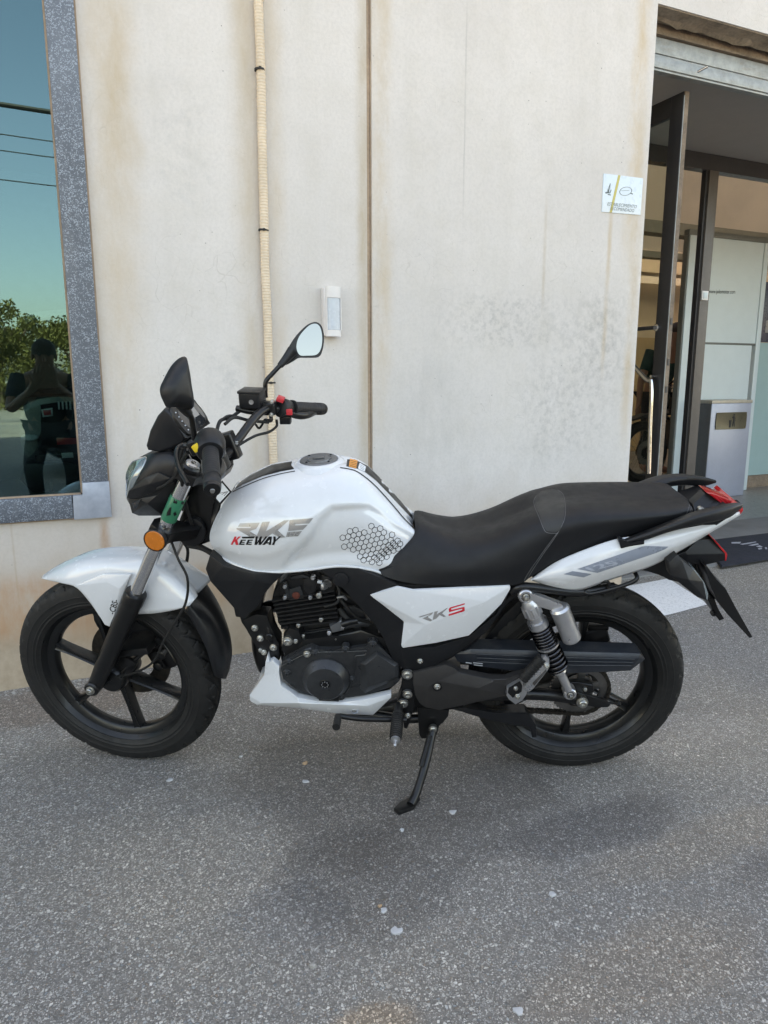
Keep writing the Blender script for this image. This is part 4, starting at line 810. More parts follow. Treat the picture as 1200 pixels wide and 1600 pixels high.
# ---- wheels
def ring_mesh(prof, n, cen, hook=None):
    """revolve (radius, lateral) profile about the wheel axle"""
    bm = bmesh.new(); m = len(prof); V = []
    for i in range(n):
        th = 2*math.pi*i/n; row = []
        for j, (r, y) in enumerate(prof):
            rr = r-(hook(th, j, r, y) if hook else 0)
            row.append(bm.verts.new((cen[0]+rr*math.cos(th), cen[1]+y, cen[2]+rr*math.sin(th))))
        V.append(row)
    for i in range(n):
        for j in range(m): bm.faces.new((V[i][j], V[(i+1) % n][j], V[(i+1) % n][(j+1) % m], V[i][(j+1) % m]))
    return bm
def build_wheel(cen, RR, WT, T, rim_r, rim_w, spoke0, near_disc):
    def tf(bm): bmesh.ops.transform(bm, matrix=T, verts=bm.verts); return bm
    # cast rim
    a, b = rim_r+.004, rim_w/2
    ri = rim_r-.030
    prof = [(a, b), (a+.001, b+.003), (a-.004, b+.004), (a-.008, b-.001), (a-.013, b-.009), (ri+.003, b-.014), (ri, b-.018), (ri-.003, 0),
            (ri, -b+.018), (ri+.003, -b+.014), (a-.013, -b+.009), (a-.008, -b+.001), (a-.004, -b-.004), (a+.001, -b-.003), (a, -b), (a-.006, 0)]
    bm = ring_mesh(prof, 96, cen)
    hub = [(-.058, .020), (-.058, .034), (-.05, .041), (-.03, .043), (.03, .043), (.05, .041), (.058, .034), (.058, .020)]
    b_lathe(bm, hub, cen, (0, 1, 0), 32)
    wh = fin('wheel', tf(bm), M['wheel_black'], bike, 40)
    # tyre with cut tread
    pr = []; side = [(RR*.735+.0, .40), (RR*.765, .455), (RR*.772, .475), (RR*.778, .475), (RR*.784, .465), (RR*.80, .482), (RR*.803, .49), (RR*.808, .49), (RR*.811, .484), (RR*.835, .495), (RR*.858, .496), (RR*.861, .502), (RR*.866, .502), (RR*.869, .493), (RR*.915, .47), (RR*.945, .43)]
    half = [(r, f*WT) for r, f in side]
    crown = []
    for k in range(1, 15):
        t = k/14; an = (1-t)*R(62); crown.append((RR*.945+(RR-RR*.945)*(math.cos(an)-math.cos(R(62)))/(1-math.cos(R(62))), WT*.43*math.sin(an)/math.sin(R(62))))
    half = half+crown
    prof = [(r, y) for r, y in half]+[(r, -y) for r, y in reversed(half[:-1])]
    def tread(th, j, r, y):
        u_ = abs(y)/WT*2
        d = 0
        if .50 < r/RR and u_ < .90 and r > RR*.935:
            N = 26; ph = (th*N/(2*math.pi)+(.5 if y < 0 else 0)+u_*1.25) % 1
            if abs(ph-.5) < .10 and .10 < u_: d = .0055
            ph2 = (th*N*2/(2*math.pi)-u_*.8) % 1
            if abs(ph2-.5) < .06 and .55 < u_ < .86: d = max(d, .0040)
            if abs(u_-.06) < .035: d = .0045
        if abs(r-RR*.82) < .002: d = -.0006
        return d
    bm = ring_mesh([(r, y) for r, y in prof], 520, cen, tread)
    fin('tyre', tf(bm), M['rubber'], wh, 32)
    # six ribbed spokes
    for k in range(6):
        an = R(spoke0+60*k); bm = bmesh.new(); n = 9
        prev = None
        for i in range(n):
            t = i/(n-1); r0 = .034+t*(ri-.030); wd = (.019-.006*math.sin(t*math.pi)+.006*max(0, t-.8)*3); th = .020-.004*t
            e = Vector((-math.cos(an), 0, math.sin(an))); s = Vector((math.sin(an), 0, math.cos(an)))
            c = Vector(cen)+e*r0; ring = []
            for sx, sy in ((-1, -.55), (-.75, -1), (.75, -1), (1, -.55), (1, .55), (.72, 1), (.35, .8), (-.35, .8), (-.72, 1), (-1, .55)):
                ring.append(bm.verts.new(c+s*sx*wd*.62+Vector((0, 1, 0))*sy*th))
            if prev:
                m = len(ring)
                for j in range(m): bm.faces.new((prev[j], prev[(j+1) % m], ring[(j+1) % m], ring[j]))
            else: bm.faces.new(ring)
            prev = ring
        bm.faces.new(prev[::-1]); fin('spoke', tf(bm), M['wheel_black'], wh, 35)
    return wh
RFR, RRR = .3046, .3010
fc = Vector((0, 0, RFR)); rc = Vector((0, 0, RRR))
fwheel = build_wheel(fc, RFR, .0906, MF_, .2235, .060, 100, False)
rwheel = build_wheel(rc, RRR, .1091, MI, .2200, .078, 147, False)
# valve and balance weight, front disc on the far side, caliper
bm = bmesh.new(); ring = [(.125, -.062), (.125, -.067), (.075, -.067), (.075, -.062)]
bm2 = ring_mesh(ring, 64, fc); bmesh.ops.transform(bm2, matrix=MF_, verts=bm2.verts); fin('brake_disc', bm2, M['chainm'], fwheel, 30)
bm = bmesh.new(); b_box(bm, (-.115, -.066, RFR+.035), (.05, .05, .10), Matrix.Rotation(R(25), 3, 'Y'), .008); b_box(bm, (-.10, -.045, RFR+.02), (.035, .03, .06), Matrix.Rotation(R(25), 3, 'Y'), .005)
b_lathe(bm, [(0, .014), (.02, .014), (.022, .011)], (-.12, -.042, RFR+.045), (0, 1, 0), 16); b_lathe(bm, [(0, .014), (.02, .014), (.022, .011)], (-.105, -.042, RFR+.005), (0, 1, 0), 16)
bmesh.ops.transform(bm, matrix=MF_, verts=bm.verts); fin('brake_caliper', bm, M['black_metal'], bike, 35)
bm = bmesh.new(); b_box(bm, (-.085, .0, RFR+.105), (.10, .12, .022), Matrix.Rotation(R(12), 3, 'Y'), .006); b_tube(bm, [(-.1, .03, RFR+.09), (-.06, .045, RFR+.05), (-.02, .05, RFR+.0)], .007)
b_box(bm, (-.055, .045, RFR+.055), (.05, .012, .05), Matrix.Rotation(R(-30), 3, 'Y'), .004)
bmesh.ops.transform(bm, matrix=MF_, verts=bm.verts); fin('fender_brace', bm, M['black_metal'], bike, 35)

# ---- fork
def forkleg(sy):
    ax_t = unl('A', (895, 695), .095); ax_b = unl('B', (448, 750), .095)
    top = Vector((ax_t.x, sy, ax_t.z)); bot = Vector((ax_b.x, sy, ax_b.z)); d = (bot-top); Ln = d.length; d.normalize()
    mid = unl('B', (640, 325), .095); mt = (Vector((mid.x, sy, mid.z))-top).dot(d)
    L = lathe('fork_tube', [(0, .0178), (mt+.02, .0178)], MF_ @ top, FZ @ d, M['chrome'], bike, 32)
    prof = [(mt-.006, .0215), (mt-.004, .0275), (mt, .029), (mt+.030, .029), (mt+.036, .0265), (mt+.12, .0255), (Ln-.06, .0235), (Ln-.01, .0205), (Ln, .019)]
    sl = lathe('fork_slider', prof, MF_ @ top, FZ @ d, M['black_metal'], bike, 32)
    # axle lug
    lug = MF_ @ Vector((bot.x, sy, bot.z))
    lathe('axle_lug', [(-.03, .021), (.022, .021), (.026, .017)], lug, FY*(1 if sy > 0 else -1), M['black_metal'], sl, 28)
    bolt(lug+FY*(1 if sy > 0 else -1)*.026, .0095, FY*(1 if sy > 0 else -1), bike, name='axle_nut', h=.010)
    lathe('fork_cap', [(-.012, .024), (.006, .024), (.010, .020), (.010, .016), (.013, .014), (.013, .006), (.018, .006)], MF_ @ top, FZ @ -d, M['black_metal'], bike, 28)
    lathe('cap_screw', [(.0105, .017), (.0155, .0165), (.0165, .013), (.0165, .006), (.013, .005)], MF_ @ top, FZ @ -d, M['alu'], bike, 24)
    return top, d
ftop, fdir = forkleg(.095); forkleg(-.095)
# green tag and marks round the near fork tube
g0 = (unl('A', (845, 830), .095)-ftop).dot(fdir); g1 = (unl('A', (802, 940), .095)-ftop).dot(fdir)
tagc = lathe('fork_tag', [(g0, .0184), (g0+.002, .0192), (g1-.002, .0192), (g1, .0184)], MF_ @ ftop, FZ @ fdir, M['green_film'], bike, 28, cap=False)
decal('tag_print', 'A', [[(817, 837), (834, 842), (829, 862), (812, 857)], [(852, 850), (864, 853), (859, 866), (848, 862)], [(795, 880), (804, 876), (800, 915), (780, 918), (784, 900)], [(812, 905), (822, 898), (828, 912), (816, 920)]], tagc, M['black_film'], tagc, .0006, 4)
# clamps (yokes)
def yoke(name, back, wid, th, dz, mat):
    bm = bmesh.new(); c = ftop+fdir*dz
    pts = [(0, .125), (.028, .118), (.034, .09), (.018, .05), (-.02-back, .035), (-.02-back, -.035), (.018, -.05), (.034, -.09), (.028, -.118), (0, -.125), (-.026, -.118), (-.030, -.09), (-.03-back, -.04), (-.03-back, .04), (-.030, .09), (-.026, .118)]
    u_ = fdir.cross(Vector((0, 1, 0))).normalized()
    if u_.x < 0: u_ = -u_
    P = [Vector((c.x, 0, c.z))+u_*a+Vector((0, b, 0)) for a, b in pts]
    b_prism(bm, P, fdir*th, .003); bmesh.ops.transform(bm, matrix=MF_, verts=bm.verts); return fin(name, bm, M[mat], bike, 40)
yoke('upper_yoke', .03, 0, .026, .004, 'black_metal'); yoke('lower_yoke', .035, 0, .032, .175, 'black_metal')
# steering head and dark frame behind the fork
prism('steering_head', 'A', [(905, 760), (985, 765), (1010, 860), (975, 985), (1000, 1035), (935, 1060), (870, 1045), (830, 1010), (840, 935), (880, 840)], .045, .09, M['black_metal'], bike, .006)
prism('horn', 'A', [(850, 960), (900, 930), (950, 960), (960, 1020), (920, 1060), (860, 1050), (830, 1010)], .065, .02, M['black_plastic'], bike, .004, rnd=3)
# orange side reflector
rp = un('A', (728, 1032), .128, 'F')
rf = lathe('reflector_housing', [(-.012, .020), (-.006, .0285), (.004, .0285), (.005, .0265), (.003, .0258)], rp, FY, M['black_plastic'], bike, 36)
lathe('reflector_lens', [(.0, .0258), (.004, .0256), (.0055, .024), (.006, .001)], rp, FY, M['amber'], rf, 36)
tube('reflector_bracket', [rp-FY*.01, rp-FY*.02+Vector((-.02, 0, .005))], .006, M['black_metal'], rf)

# ---- front fender: white shell, moulded side flap, black rear mudguard
st = [[(195, 240), (194, 247), (194, 250), (196, 253)],
      [(255, 198), (260, 222), (272, 252), (288, 274)],
      [(340, 157), (342, 188), (348, 240), (358, 295)],
      [(440, 134), (438, 172), (430, 235), (422, 365)],
      [(530, 129), (525, 168), (512, 235), (492, 460)],
      [(600, 126), (590, 170), (572, 245), (530, 452)],
      [(680, 126), (675, 175), (650, 270), (625, 422)],
      [(770, 165), (760, 215), (735, 305), (725, 415)],
      [(860, 226), (850, 275), (832, 335), (815, 400)],
      [(932, 318), (925, 335), (905, 358), (888, 379)]]
ysf = [0, .045, .066, .072]
ysl = []
for i, s in enumerate(st):
    k = .35 if i == 0 else (.85 if i == 1 else 1)
    ysl.append([(*q, y*k) for q, y in zip(s, ysf)])
fender = shell('front_fender', 'B', ysl, ysf, M['white'], bike, 'F', 6, 5, .003)
facet('fender_flap', 'B', [(360, 285, .0745), (480, 232, .072), (612, 234, .0745), (545, 400, .078), (513, 478, .078), (490, 468, .078), (440, 385, .077), (404, 332, .0755), (500, 270, .078), (560, 300, .081)],
      [(0, 1, 8), (1, 2, 9, 8), (2, 3, 9), (3, 4, 5, 6, 8, 9), (6, 7, 0, 8)], .006, M['white'], bike, 'F', .0015)
fl = bpy.data.objects['fender_flap']
film('fender_lettering', text_quad('-CBS-', 'B', (536, 422), (556, 356), (509, 410), bold=.01), fl, M['black_film'], fl, .0008, 3)
st = [[(900, 325, 0), (893, 345, .03), (885, 372, .058), (868, 400, .062)],
      [(1000, 425, 0), (975, 435, .03), (945, 470, .058), (915, 480, .062)],
      [(1055, 545, 0), (1030, 550, .03), (990, 580, .058), (968, 585, .062)],
      [(1072, 640, 0), (1050, 650, .03), (1010, 660, .056), (992, 668, .06)],
      [(1060, 722, 0), (1045, 722, .026), (1020, 716, .046), (1005, 706, .05)]]
shell('rear_mudguard_flap', 'B', st, ysf, M['black_plastic'], bike, 'F', 6, 4, .003)

prism('added_hub_screen', 'B', [(455, 360), (560, 340), (720, 400), (770, 440), (720, 540), (600, 560), (500, 520), (440, 450)], -.040, .012, M['black_plastic'], bike, .003, 'F', rnd=3)  # black plate added to hide the pale far side of the fender
# ---- headlight and clocks
ys = [0, .06, .086, .07, 0]
st = [[(655, 642, 0), (690, 645, .062), (650, 735, .088), (600, 828, .066), (592, 836, 0)],
      [(700, 628, 0), (715, 628, .068), (700, 720, .094), (640, 850, .078), (612, 868, 0)],
      [(745, 618, 0), (755, 622, .070), (760, 715, .094), (700, 888, .080), (660, 900, 0)],
      [(800, 612, 0), (808, 620, .066), (830, 710, .088), (785, 890, .074), (760, 905, 0)],
      [(850, 640, 0), (852, 648, .05), (868, 715, .06), (835, 860, .05), (800, 880, 0)]]
shell('headlight_cowl', 'A', st, ys, M['black_plastic'], bike, 'F', 5, 5, .003)
st = [[(655, 642, 0), (688, 646, .060), (648, 735, .085), (601, 826, .064), (592, 835, 0)],
      [(615, 668, 0), (650, 664, .056), (612, 740, .080), (594, 818, .060), (588, 825, 0)],
      [(592, 715, 0), (618, 700, .040), (598, 752, .058), (590, 800, .040), (588, 800, 0)],
      [(588, 752, 0), (591, 752, .008), (590, 760, .01), (589, 770, .006), (588, 772, 0)]]
shell('headlight_lens', 'A', st, ys, M['lens'], bike, 'F', 5, 5, .002)
facet('cowl_fin', 'A', [(592, 834, .080), (603, 800, .088), (680, 738, .098), (742, 716, .101), (800, 742, .100), (812, 765, .098), (740, 800, .1), (650, 836, .09), (700, 770, .106)],
      [(0, 1, 8, 7), (1, 2, 8), (2, 3, 8), (3, 4, 8), (4, 5, 6, 8), (6, 7, 8)], .02, M['black_plastic'], bike, 'F')
facet('cowl_chin', 'A', [(600, 838, .070), (650, 838, .088), (735, 822, .094), (790, 780, .092), (800, 850, .085), (765, 918, .07), (650, 918, .06), (618, 905, .06), (690, 862, .096)],
      [(0, 1, 8, 7), (1, 2, 8), (2, 3, 4, 8), (4, 5, 8), (5, 6, 8), (6, 7, 8)], .03, M['black_plastic'], bike, 'F')
prism('cowl_slot', 'A', [(618, 860), (660, 840), (640, 880), (625, 885)], .0925, .004, M['dial'], bike, .0005, 'F')
clk = prism('instrument_housing', 'A', [(690, 612), (682, 590), (700, 520), (735, 450), (768, 414), (800, 440), (878, 556), (845, 575), (805, 608), (745, 622)], .070, .14, M['black_plastic'], bike, .009, 'F', 3)
P0 = [unl('A', (779, 419), .070), unl('A', (878, 554), .070)]
n_ = (P0[1]-P0[0]).cross(Vector((0, 1, 0))).normalized()
if n_.x > 0: n_ = -n_
def onface(a, y, h=.0): return MF_ @ (P0[0].lerp(P0[1], a)+Vector((0, y-P0[0].y, 0))+n_*(h+.002))
wprism('dial_bezel', smooth_path([onface(.02, -.03, .004), onface(.0, .03, .004), onface(.10, .064, .004), onface(.88, .066, .004), onface(1.0, .03, .004), onface(1.0, -.03, .004), onface(.82, -.058, .004), onface(.30, -.058, .004)], 3, True), FZ @ (-n_*.012), M['black_metal'], clk, .001)
wprism('dial_glass', smooth_path([onface(.10, -.025, .0052), onface(.10, .025, .0052), onface(.3, .050, .0052), onface(.72, .050, .0052), onface(.92, .025, .0052), onface(.92, -.025, .0052), onface(.72, -.050, .0052), onface(.3, -.050, .0052)], 3, True), FZ @ (-n_*.004), M['dial'], clk, .0005)
wprism('dial_screen', [onface(.28, -.03, .0056), onface(.28, .012, .0056), onface(.62, .012, .0056), onface(.62, -.03, .0056)], FZ @ (-n_*.001), M['silver_film'], clk)
for k in range(5):
    wprism('dial_mark', [onface(.2+.15*k, .0535, .0058), onface(.2+.15*k, .058, .0058), onface(.235+.15*k, .058, .0058), onface(.235+.15*k, .0535, .0058)], FZ @ (-n_*.001), M['lgrey_film'], clk)

# ---- handlebar, grips, controls
gl = unl('A', (995, 785), .36); gr = unl('C', (1075, 530), -.36)
ge = Vector(((gl.x+gr.x)/2, 0, (gl.z+gr.z)/2))
kn = unl('C', (785, 530), -.175); cl = unl('C', (640, 690), -.055)
def both(p, y): return [MF_ @ Vector((p.x, y, p.z)), MF_ @ Vector((p.x, -y, p.z))]
c0 = cl+Vector((.012, 0, -.022))
left = [MF_ @ Vector((gl.x+.01, .34, gl.z)), MF_ @ Vector((gl.x*.7+kn.x*.3, .26, gl.z*.7+kn.z*.3)), MF_ @ Vector((kn.x, .19, kn.z)), MF_ @ Vector((cl.x, .06, cl.z)), MF_ @ Vector((c0.x, .03, c0.z))]
right = [MF_ @ Vector((gr.x+.01, -.34, gr.z)), MF_ @ Vector((gr.x*.7+kn.x*.3, -.25, gr.z*.8+kn.z*.2)), MF_ @ Vector((kn.x, -.175, kn.z)), MF_ @ Vector((cl.x, -.055, cl.z)), MF_ @ Vector((c0.x, -.03, c0.z))]
tube('handlebar', left+right[::-1], .0112, M['black_metal'], bike, 14, 6)
for sy in (.04, -.04):
    b = MF_ @ Vector((c0.x, sy, c0.z)); bm = bmesh.new(); b_box(bm, (c0.x+.004, sy, c0.z+.010), (.036, .032, .070), Matrix.Rotation(R(18), 3, 'Y'), .006, 3)
    bmesh.ops.transform(bm, matrix=MF_, verts=bm.verts); fin('bar_clamp', bm, M['black_metal'], bike, 40)
    bolt(MF_ @ Vector((c0.x-.012, sy, c0.z+.018)), .0045, FZ @ Vector((-.3, 0, 1)), bike)
def grip(pe, pi):
    pe, pi = Vector(pe), Vector(pi); d = (pi-pe); Ln = d.length; prof = [(0, .008), (0, .0145), (.003, .0175), (.022, .0175), (.024, .0160), (.030, .0160), (.031, .0178)]
    k = .038
    while k < Ln-.012: prof += [(k, .0172), (k+.0022, .0167), (k+.0044, .0172)]; k += .0075
    prof += [(Ln-.008, .0172), (Ln-.006, .021), (Ln, .021)]
    g = lathe('grip', prof, pe, d, M['grip'], bike, 28, sharp=60)
    lathe('grip_end', [(-.010, .006), (-.010, .0085), (-.008, .016), (-.002, .0172), (.001, .0172)], pe, d, M['black_metal'], g, 28)
    lathe('end_screw', [(-.0125, .001), (-.0125, .0045), (-.009, .0055)], pe, d, M['bolt'], g, 12); return g
gi_l = MF_ @ (gl*.75+Vector((kn.x, .19, kn.z))*.25+Vector((0, -.045, 0))); gi_r = un('C', (918, 524), -.235, 'F')
grip(MF_ @ gl, un('A', (985, 600), .245, 'F')); grip(MF_ @ gr, gi_r)
# left switch housing, clutch perch and lever
sl = un('A', (985, 590), .235, 'F')
gd = (un('A', (985, 600), .245, 'F')-MF_ @ gl).normalized()
lathe('switch_housing', [(-.026, .014), (-.024, .026), (-.016, .031), (.012, .032), (.026, .029), (.034, .020)], sl, gd, M['black_plastic'], bike, 20)
p = un('A', (922, 598), .262, 'F'); bm = bmesh.new(); b_box(bm, p, (.016, .012, .016), Matrix.Rotation(R(30), 3, 'Y'), .003); fin('switch_tab', bm, M['yellow'], bike)
bm = bmesh.new(); b_box(bm, un('A', (925, 590), .20, 'F'), (.034, .034, .034), Matrix.Rotation(R(20), 3, 'Y'), .008, 3); fin('clutch_perch', bm, M['black_metal'], bike)
tube('clutch_lever', [un('A', (915, 590), .20, 'F'), un('A', (850, 590), .21, 'F'), un('A', (828, 625), .24, 'F'), un('A', (838, 690), .28, 'F'), un('A', (880, 770), .33, 'F')], lambda t: .0065-.002*t, M['black_metal'], bike, 8)
# right switch housing, throttle, brake reservoir and lever
rd = (gi_r-MF_ @ gr).normalized()
sr = un('C', (880, 525), -.215, 'F')
sh = lathe('throttle_housing', [(-.020, .013), (-.018, .021), (-.004, .025), (.012, .0265), (.018, .024), (.020, .015)], sr, rd, M['black_plastic'], bike, 20)
bm = bmesh.new(); b_box(bm, un('C', (862, 478), -.205, 'F'), (.020, .030, .012), Matrix.Rotation(R(-20), 3, 'Y'), .003); fin('kill_switch', bm, M['red_button'], sh)
bm = bmesh.new(); b_box(bm, un('C', (914, 540), -.205, 'F')+FY*.012, (.016, .008, .016), None, .002); fin('start_button', bm, M['red_button'], sh)
bm = bmesh.new(); b_box(bm, un('C', (888, 585), -.215, 'F'), (.030, .026, .022), None, .004); fin('cable_block', bm, M['black_metal'], sh)
p = un('C', (715, 478), -.185, 'F'); bm = bmesh.new(); b_box(bm, p, (.058, .052, .044), FZ, .006, 3); b_box(bm, p+Vector((0, 0, .022)), (.062, .056, .008), FZ, .003, 2)
rs = fin('brake_reservoir', bm, M['black_plastic'], bike, 40)
q = p+FY*.0262+FZ @ Vector((-.006, 0, -.002)); lathe('sight_glass', [(-.002, .0065), (.0015, .0065), (.0015, .0045), (.0, .004)], q, FY, M['alu'], rs, 20)
bm = bmesh.new(); b_box(bm, un('C', (800, 525), -.19, 'F'), (.044, .036, .034), FZ, .008, 3); fin('brake_perch', bm, M['black_metal'], bike)
for q in ((815, 495), (812, 560)): ubolt('C', q, -.168, .004, 'F')
tube('banjo_hose_end', [un('C', (632, 526), -.175, 'F'), un('C', (690, 540), -.175, 'F'), un('C', (740, 545), -.18, 'F')], .0085, M['black_metal'], bike, 10)
tube('brake_lever', [un('C', (780, 590), -.18, 'F'), un('C', (830, 590), -.21, 'F')+FZ @ Vector((.01, 0, 0)), un('C', (870, 560), -.23, 'F')+FZ @ Vector((.03, 0, 0)), un('C', (930, 520), -.28, 'F')+FZ @ Vector((.035, 0, 0)), un('C', (1020, 518), -.34, 'F')+FZ @ Vector((.035, 0, 0))], .0055, M['black_metal'], bike, 8)
def hose(name, pts, r, mat='rubber', parent=None): return tube(name, [un(c, q, y, fr) for c, q, y, fr in pts], r, M[mat], parent or bike, 8, 6)
hose('brake_hose', [('C', (650, 540), -.175, 'F'), ('C', (600, 575), -.15, 'F'), ('C', (550, 590), -.11, 'F'), ('C', (530, 640), -.07, 'F'), ('C', (520, 700), -.04, 'F'), ('C', (500, 800), -.02, 'F')], .0048)
hose('throttle_cable', [('C', (840, 585), -.205, 'F'), ('C', (840, 620), -.20, 'F'), ('C', (800, 650), -.17, 'F'), ('C', (730, 670), -.12, 'F'), ('C', (650, 715), -.06, 'F'), ('C', (590, 760), -.02, 'F')], .0036)
hose('throttle_cable', [('C', (780, 585), -.19, 'F'), ('C', (750, 630), -.19, 'F'), ('C', (720, 600), -.17, 'F'), ('C', (650, 575), -.15, 'F'), ('C', (590, 565), -.12, 'F'), ('C', (545, 600), -.09, 'F'), ('C', (530, 660), -.06, 'F')], .0032)
hose('switch_wire', [('C', (800, 600), -.18, 'F'), ('C', (700, 590), -.15, 'F'), ('C', (620, 575), -.11, 'F'), ('C', (570, 610), -.08, 'F')], .0042)
hose('clutch_cable', [('A', (905, 590), .21, 'F'), ('A', (860, 600), .19, 'F'), ('A', (845, 660), .15, 'F'), ('A', (830, 720), .12, 'F'), ('A', (780, 770), .11, 'F'), ('A', (740, 790), .10, 'F')], .0042)
hose('clutch_cable', [('A', (880, 620), .2, 'F'), ('A', (845, 680), .16, 'F'), ('A', (850, 740), .13, 'F'), ('A', (870, 860), .06, 'F'), ('A', (900, 960), .03, 'F')], .0042)
hose('speedometer_cable', [('B', (795, 55), .07, 'F'), ('B', (835, 160), .085, 'F'), ('B', (878, 250), .09, 'F'), ('B', (872, 360), .09, 'F'), ('B', (825, 450), .085, 'F'), ('B', (770, 540), .08, 'F'), ('B', (720, 640), .075, 'F'), ('B', (640, 690), .07, 'F'), ('B', (545, 712), .065, 'F')], .0034)
hose('brake_hose', [('A', (860, 1040), -.03, 'F'), ('B', (880, 120), -.05, 'F'), ('B', (870, 200), -.06, 'F'), ('B', (830, 380), -.065, 'F'), ('B', (800, 470), -.07, 'F')], .0045)
hose('wire_loom', [('A', (870, 1040), .03, 'B'), ('A', (930, 1060), .05, 'B'), ('A', (1000, 1095), .06, 'B')], .0075)
hose('wire_loom', [('A', (880, 1060), .02, 'B'), ('A', (950, 1075), .04, 'B'), ('A', (1010, 1110), .05, 'B')], .0050)
hose('ignition_wire', [('A', (940, 640), .2, 'F'), ('A', (880, 600), .16, 'F'), ('A', (890, 640), .15, 'F'), ('A', (935, 700), .15, 'F')], .0013, 'silver_film')
hose('ignition_wire', [('A', (930, 610), .2, 'F'), ('A', (945, 660), .2, 'F'), ('A', (948, 715), .15, 'F')], .0013, 'silver_film')
# ignition barrel between the caps
lathe('ignition_lock', [(-.02, .016), (.012, .016), (.015, .012)], MF_ @ (Vector((ftop.x-.02, 0, ftop.z))), FZ @ -fdir, M['black_metal'], bike, 20)
# hanging card tag
P = [un('A', q, .075, 'F') for q in ((1040, 752), (1086, 806), (1032, 868), (1006, 838))]
cd = wprism('hang_tag', P, FY*-.0012, M['black_film'], bike)
P = [un('A', q, .0752, 'F') for q in ((1040, 762), (1076, 806), (1030, 856), (1013, 836))]
wprism('tag_label', P, FY*-.0003, M['white_film'], cd)
for k in range(3):
    a = un('A', (1030+10*k, 812+6*k), .0755, 'F'); b = un('A', (1058+6*k, 806+8*k-10*k), .0755, 'F')
    tube('tag_line', [a, b], .0006, M['black_film'], cd, 5, sm=False)

# ---- mirrors
def mirror(pfx, c, outl, y, glass, stem, base_pts, glassn, depth):
    P = [un(c, q, y, 'F') for q in outl]; cen = sum(P, Vector())/len(P)
    n = glassn
    Q = []
    for q in outl:   # outline in the plane through cen with normal n
        d = (MB_.to_3x3().transposed() @ raydir(pix(c, q))); t = (cen-CAMB).dot(n)/d.dot(n); Q.append(CAMB+d*t)
    Q = smooth_path(Q, 4, True); bm = bmesh.new(); cq = sum(Q, Vector())/len(Q)
    rings = [[bm.verts.new(p) for p in Q]]
    for k, s in ((.004, 1.0), (.014, .93), (.024, .74), (.029, .42)):
        rings.append([bm.verts.new(cq+(p-cq)*s-n*k*depth) for p in Q])
    m = len(Q)
    for A, B in zip(rings, rings[1:]):
        for i in range(m): bm.faces.new((A[i], A[(i+1) % m], B[(i+1) % m], B[i]))
    bm.faces.new(rings[-1][::-1]); bm.faces.new(rings[0])
    h = fin('mirror', bm, M['black_plastic'], bike, 50)
    if glass:
        G = []
        for q in glass:
            d = (MB_.to_3x3().transposed() @ raydir(pix(c, q))); t = (cen+n*.001-CAMB).dot(n)/d.dot(n); G.append(CAMB+d*t)
        wprism('mirror_glass', smooth_path(G, 4, True), -n*.0012, M['mirror'], h)
    tube('mirror_stem', [un(cc, q, yy, 'F') for cc, q, yy in stem], .0062, M['black_metal'], h, 12)
    tube('stem_boot', [un(cc, q, yy, 'F') for cc, q, yy in base_pts], lambda t: .0085+.0065*t, M['black_plastic'], h, 14)
Mb = MB_.to_3x3().transposed()
def mirror_normal(px_, refl):
    d = raydir(px_).normalized(); r = Vector(refl).normalized(); n = (r-d).normalized(); return (Mb @ n).normalized()
nr = mirror_normal((485, 530), (-.35, -1, .26))
mirror('r', 'C', [(885, 300), (882, 262), (905, 205), (945, 145), (1000, 92), (1045, 77), (1075, 98), (1088, 150), (1082, 215), (1060, 258), (1000, 263), (955, 264), (925, 282)], -.30,
       [(944, 205), (960, 150), (1008, 97), (1045, 86), (1068, 106), (1078, 155), (1073, 210), (1050, 246), (1000, 252), (960, 248)],
       [('C', (784, 470), -.215), ('C', (782, 430), -.215), ('C', (786, 385), -.218), ('C', (820, 345), -.23), ('C', (862, 300), -.245)],
       [('C', (858, 305), -.243), ('C', (895, 262), -.262), ('C', (925, 225), -.275)], nr, 1.2)
nl = (Mb @ Vector((-.1, .97, -.2))).normalized()
nl = (Mb @ (-raydir((275, 600))+Vector((.55, 0, .1)))).normalized()
mirror('l', 'A', [(752, 350), (750, 318), (765, 282), (800, 218), (832, 184), (856, 172), (864, 180), (876, 240), (886, 310), (899, 408), (870, 420), (820, 408), (782, 410), (765, 382)], .27,
       None, [('A', (912, 560), .225), ('A', (905, 500), .23), ('A', (893, 450), .24), ('A', (860, 415), .26)],
       [('A', (886, 440), .25), ('A', (862, 412), .262), ('A', (845, 385), .268)], nl, -1.0)
# ---- fuel tank
KNEE = [(395, 640), (440, 560), (530, 455), (590, 360), (655, 300), (760, 292), (860, 288), (925, 325), (1000, 390), (1075, 430), (1130, 470), (1130, 610), (900, 604), (740, 596), (620, 602), (500, 632)]
KN = [pix('D', q) for q in KNEE]
def sdist(p, poly):
    ins = False; md = 1e9; n = len(poly)
    for i in range(n):
        a, b = poly[i], poly[(i+1) % n]; dx, dy = b[0]-a[0], b[1]-a[1]; L2 = dx*dx+dy*dy
        t = max(0, min(1, ((p[0]-a[0])*dx+(p[1]-a[1])*dy)/L2)); md = min(md, math.hypot(p[0]-a[0]-t*dx, p[1]-a[1]-t*dy))
        if (a[1] > p[1]) != (b[1] > p[1]) and p[0] < (b[0]-a[0])*(p[1]-a[1])/(b[1]-a[1])+a[0]: ins = not ins
    return md if ins else -md
def toph(v, fr='B'):
    wv = MB_ @ (FR[fr] @ Vector(v)); d = wv-Vector((0, 0, CAMH)); z = d.dot(cf); return (600+F_*d.dot(cr)/z, 800-F_*d.dot(cu)/z)
def sstep(a, b, x): t = max(0, min(1, (x-a)/(b-a))); return t*t*(3-2*t)
